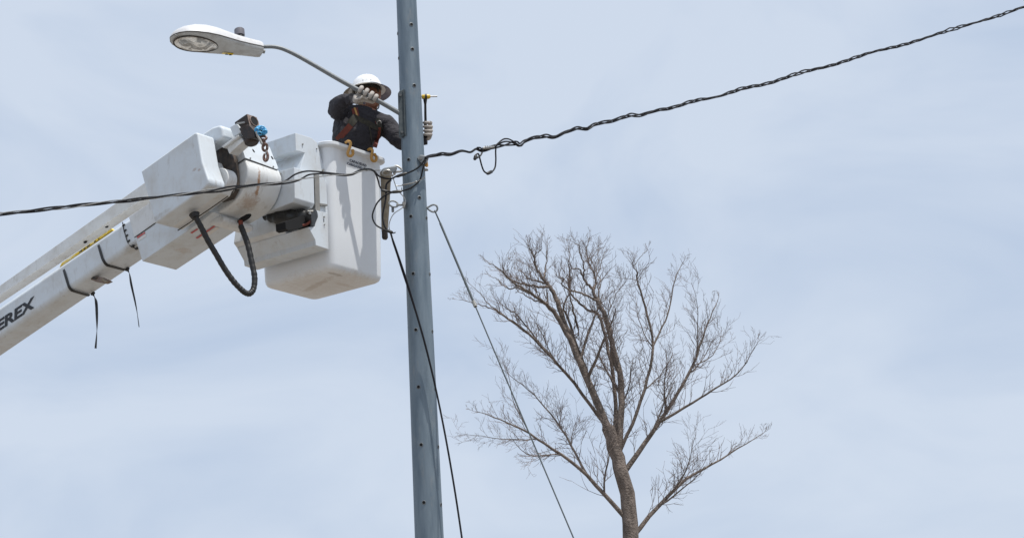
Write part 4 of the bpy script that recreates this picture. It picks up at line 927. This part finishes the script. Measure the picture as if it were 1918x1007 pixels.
def twigs(p, d, ln, r_, lev):
    pts = [p]; q = V(p); dd = V(d)
    ns = 4
    for i in range(ns):
        dd = (dd + V((rng.uniform(-1, 1), rng.uniform(-1, 1), rng.uniform(-1, 1))) * .17 + ZX * .07).normalized()
        q = q + dd * ln / ns; pts.append(V(q))
        if lev > 0 and i < ns and rng.random() < .8:
            side = dd.cross(V((rng.uniform(-1, 1), rng.uniform(-1, 1), rng.uniform(-1, 1)))).normalized()
            twigs(q, (dd * .85 + side * .7).normalized(), ln * rng.uniform(.35, .65), r_ * .72, lev - 1)
    mbW.tube(pts, [max(.0022, r_ * (1 - .7 * i / ns)) for i in range(ns + 1)], 3, False)
crown_c = at(1110, 720, TD)
def side_limb(p, d, ln, r_):
    q = V(p); dd = V(d); pts = [V(p)]
    for i in range(7):
        dd = (dd + V((rng.uniform(-1, 1), rng.uniform(-1, 1), rng.uniform(-1, 1))) * .2 + ZX * .10).normalized()
        q = q + dd * ln / 7; pts.append(V(q))
    rs = [r_ * (1 - .72 * i / 7) for i in range(8)]
    mbT.tube(pts, rs, 6)
    for i in range(1, 8):
        for _ in range(2):
            t = (pts[i] - pts[i - 1]).normalized()
            side = t.cross(V((rng.uniform(-1, 1), rng.uniform(-1, 1), rng.uniform(-1, 1)))).normalized()
            twigs(pts[i].lerp(pts[i - 1], rng.random()), (t * .8 + side * .8 + ZX * .15).normalized(), rng.uniform(.2, .55), min(.008, rs[i] * .6), 2)
for pp, r0, r1, d0, d1 in limbs:
    n = len(pp)
    pts = [at(x, y, TD + d0 + (d1 - d0) * i / (n - 1)) for i, (x, y) in enumerate(pp)]
    pts = spl(pts, 5); m = len(pts); pts = [pts[0]] + wob(pts[1:-1], .012 + .1 * r1) + [pts[-1]]
    rs = [r0 * .62 + (r1 * .8 - r0 * .62) * (i / (m - 1)) ** .8 for i in range(m)]
    mbT.tube(pts, rs, 7)
    for i in range(3, m - 2):
        if .012 < rs[i] < .085 and pts[i].z < at(1100, 650, TD).z and rng.random() < .24:
            t = (pts[i] - pts[i - 1]).normalized(); side = t.cross(V((rng.uniform(-1, 1), rng.uniform(-1, 1), rng.uniform(-.4, .4)))).normalized()
            side_limb(pts[i], (t * .8 + side * .75 + ZX * .1).normalized(), rng.uniform(.8, 1.5), rs[i] * .5)
    for i in range(2, m):
        if rs[i] < .07:
            seglen = (pts[i] - pts[i - 1]).length; k = 0
            num = seglen * (10.0 if rs[i] < .02 else 6.2 if rs[i] < .04 else 2.6)
            num = int(num) + (1 if rng.random() < num - int(num) else 0)
            for _ in range(num):
                t = (pts[i] - pts[i - 1]).normalized()
                side = t.cross(V((rng.uniform(-1, 1), rng.uniform(-1, 1), rng.uniform(-1, 1)))).normalized()
                if side.z < 0 and rng.random() < .6: side = -side
                outw = (pts[i] - crown_c).normalized()
                d = (t * .75 + side * .8 + ZX * .22 + outw * .15).normalized()
                twigs(pts[i].lerp(pts[i - 1], rng.random()), d, (.20 + .45 * min(1, rs[i] / .035)) * rng.uniform(.6, 1.2), min(.008, rs[i] * .5), 2 if rng.random() < .6 else 1)
    t = (pts[-1] - pts[-2]).normalized(); twigs(pts[-1], t, .16, r1 * .7, 2)
# the trunk below the frame, down to the ground
b0_ = at(1188, 1240, TD); gpt = V((tree.location.x, tree.location.y, -.1))
mbT.tube([b0_ + ZX * .05, b0_.lerp(gpt, .5), gpt.lerp(b0_, .04), gpt], [.19, .22, .26, .34], 10)
build('trunk', mbT, M['bark'], tree, sharp=80)
build('crown', mbW, M['twig'], tree, sharp=180)
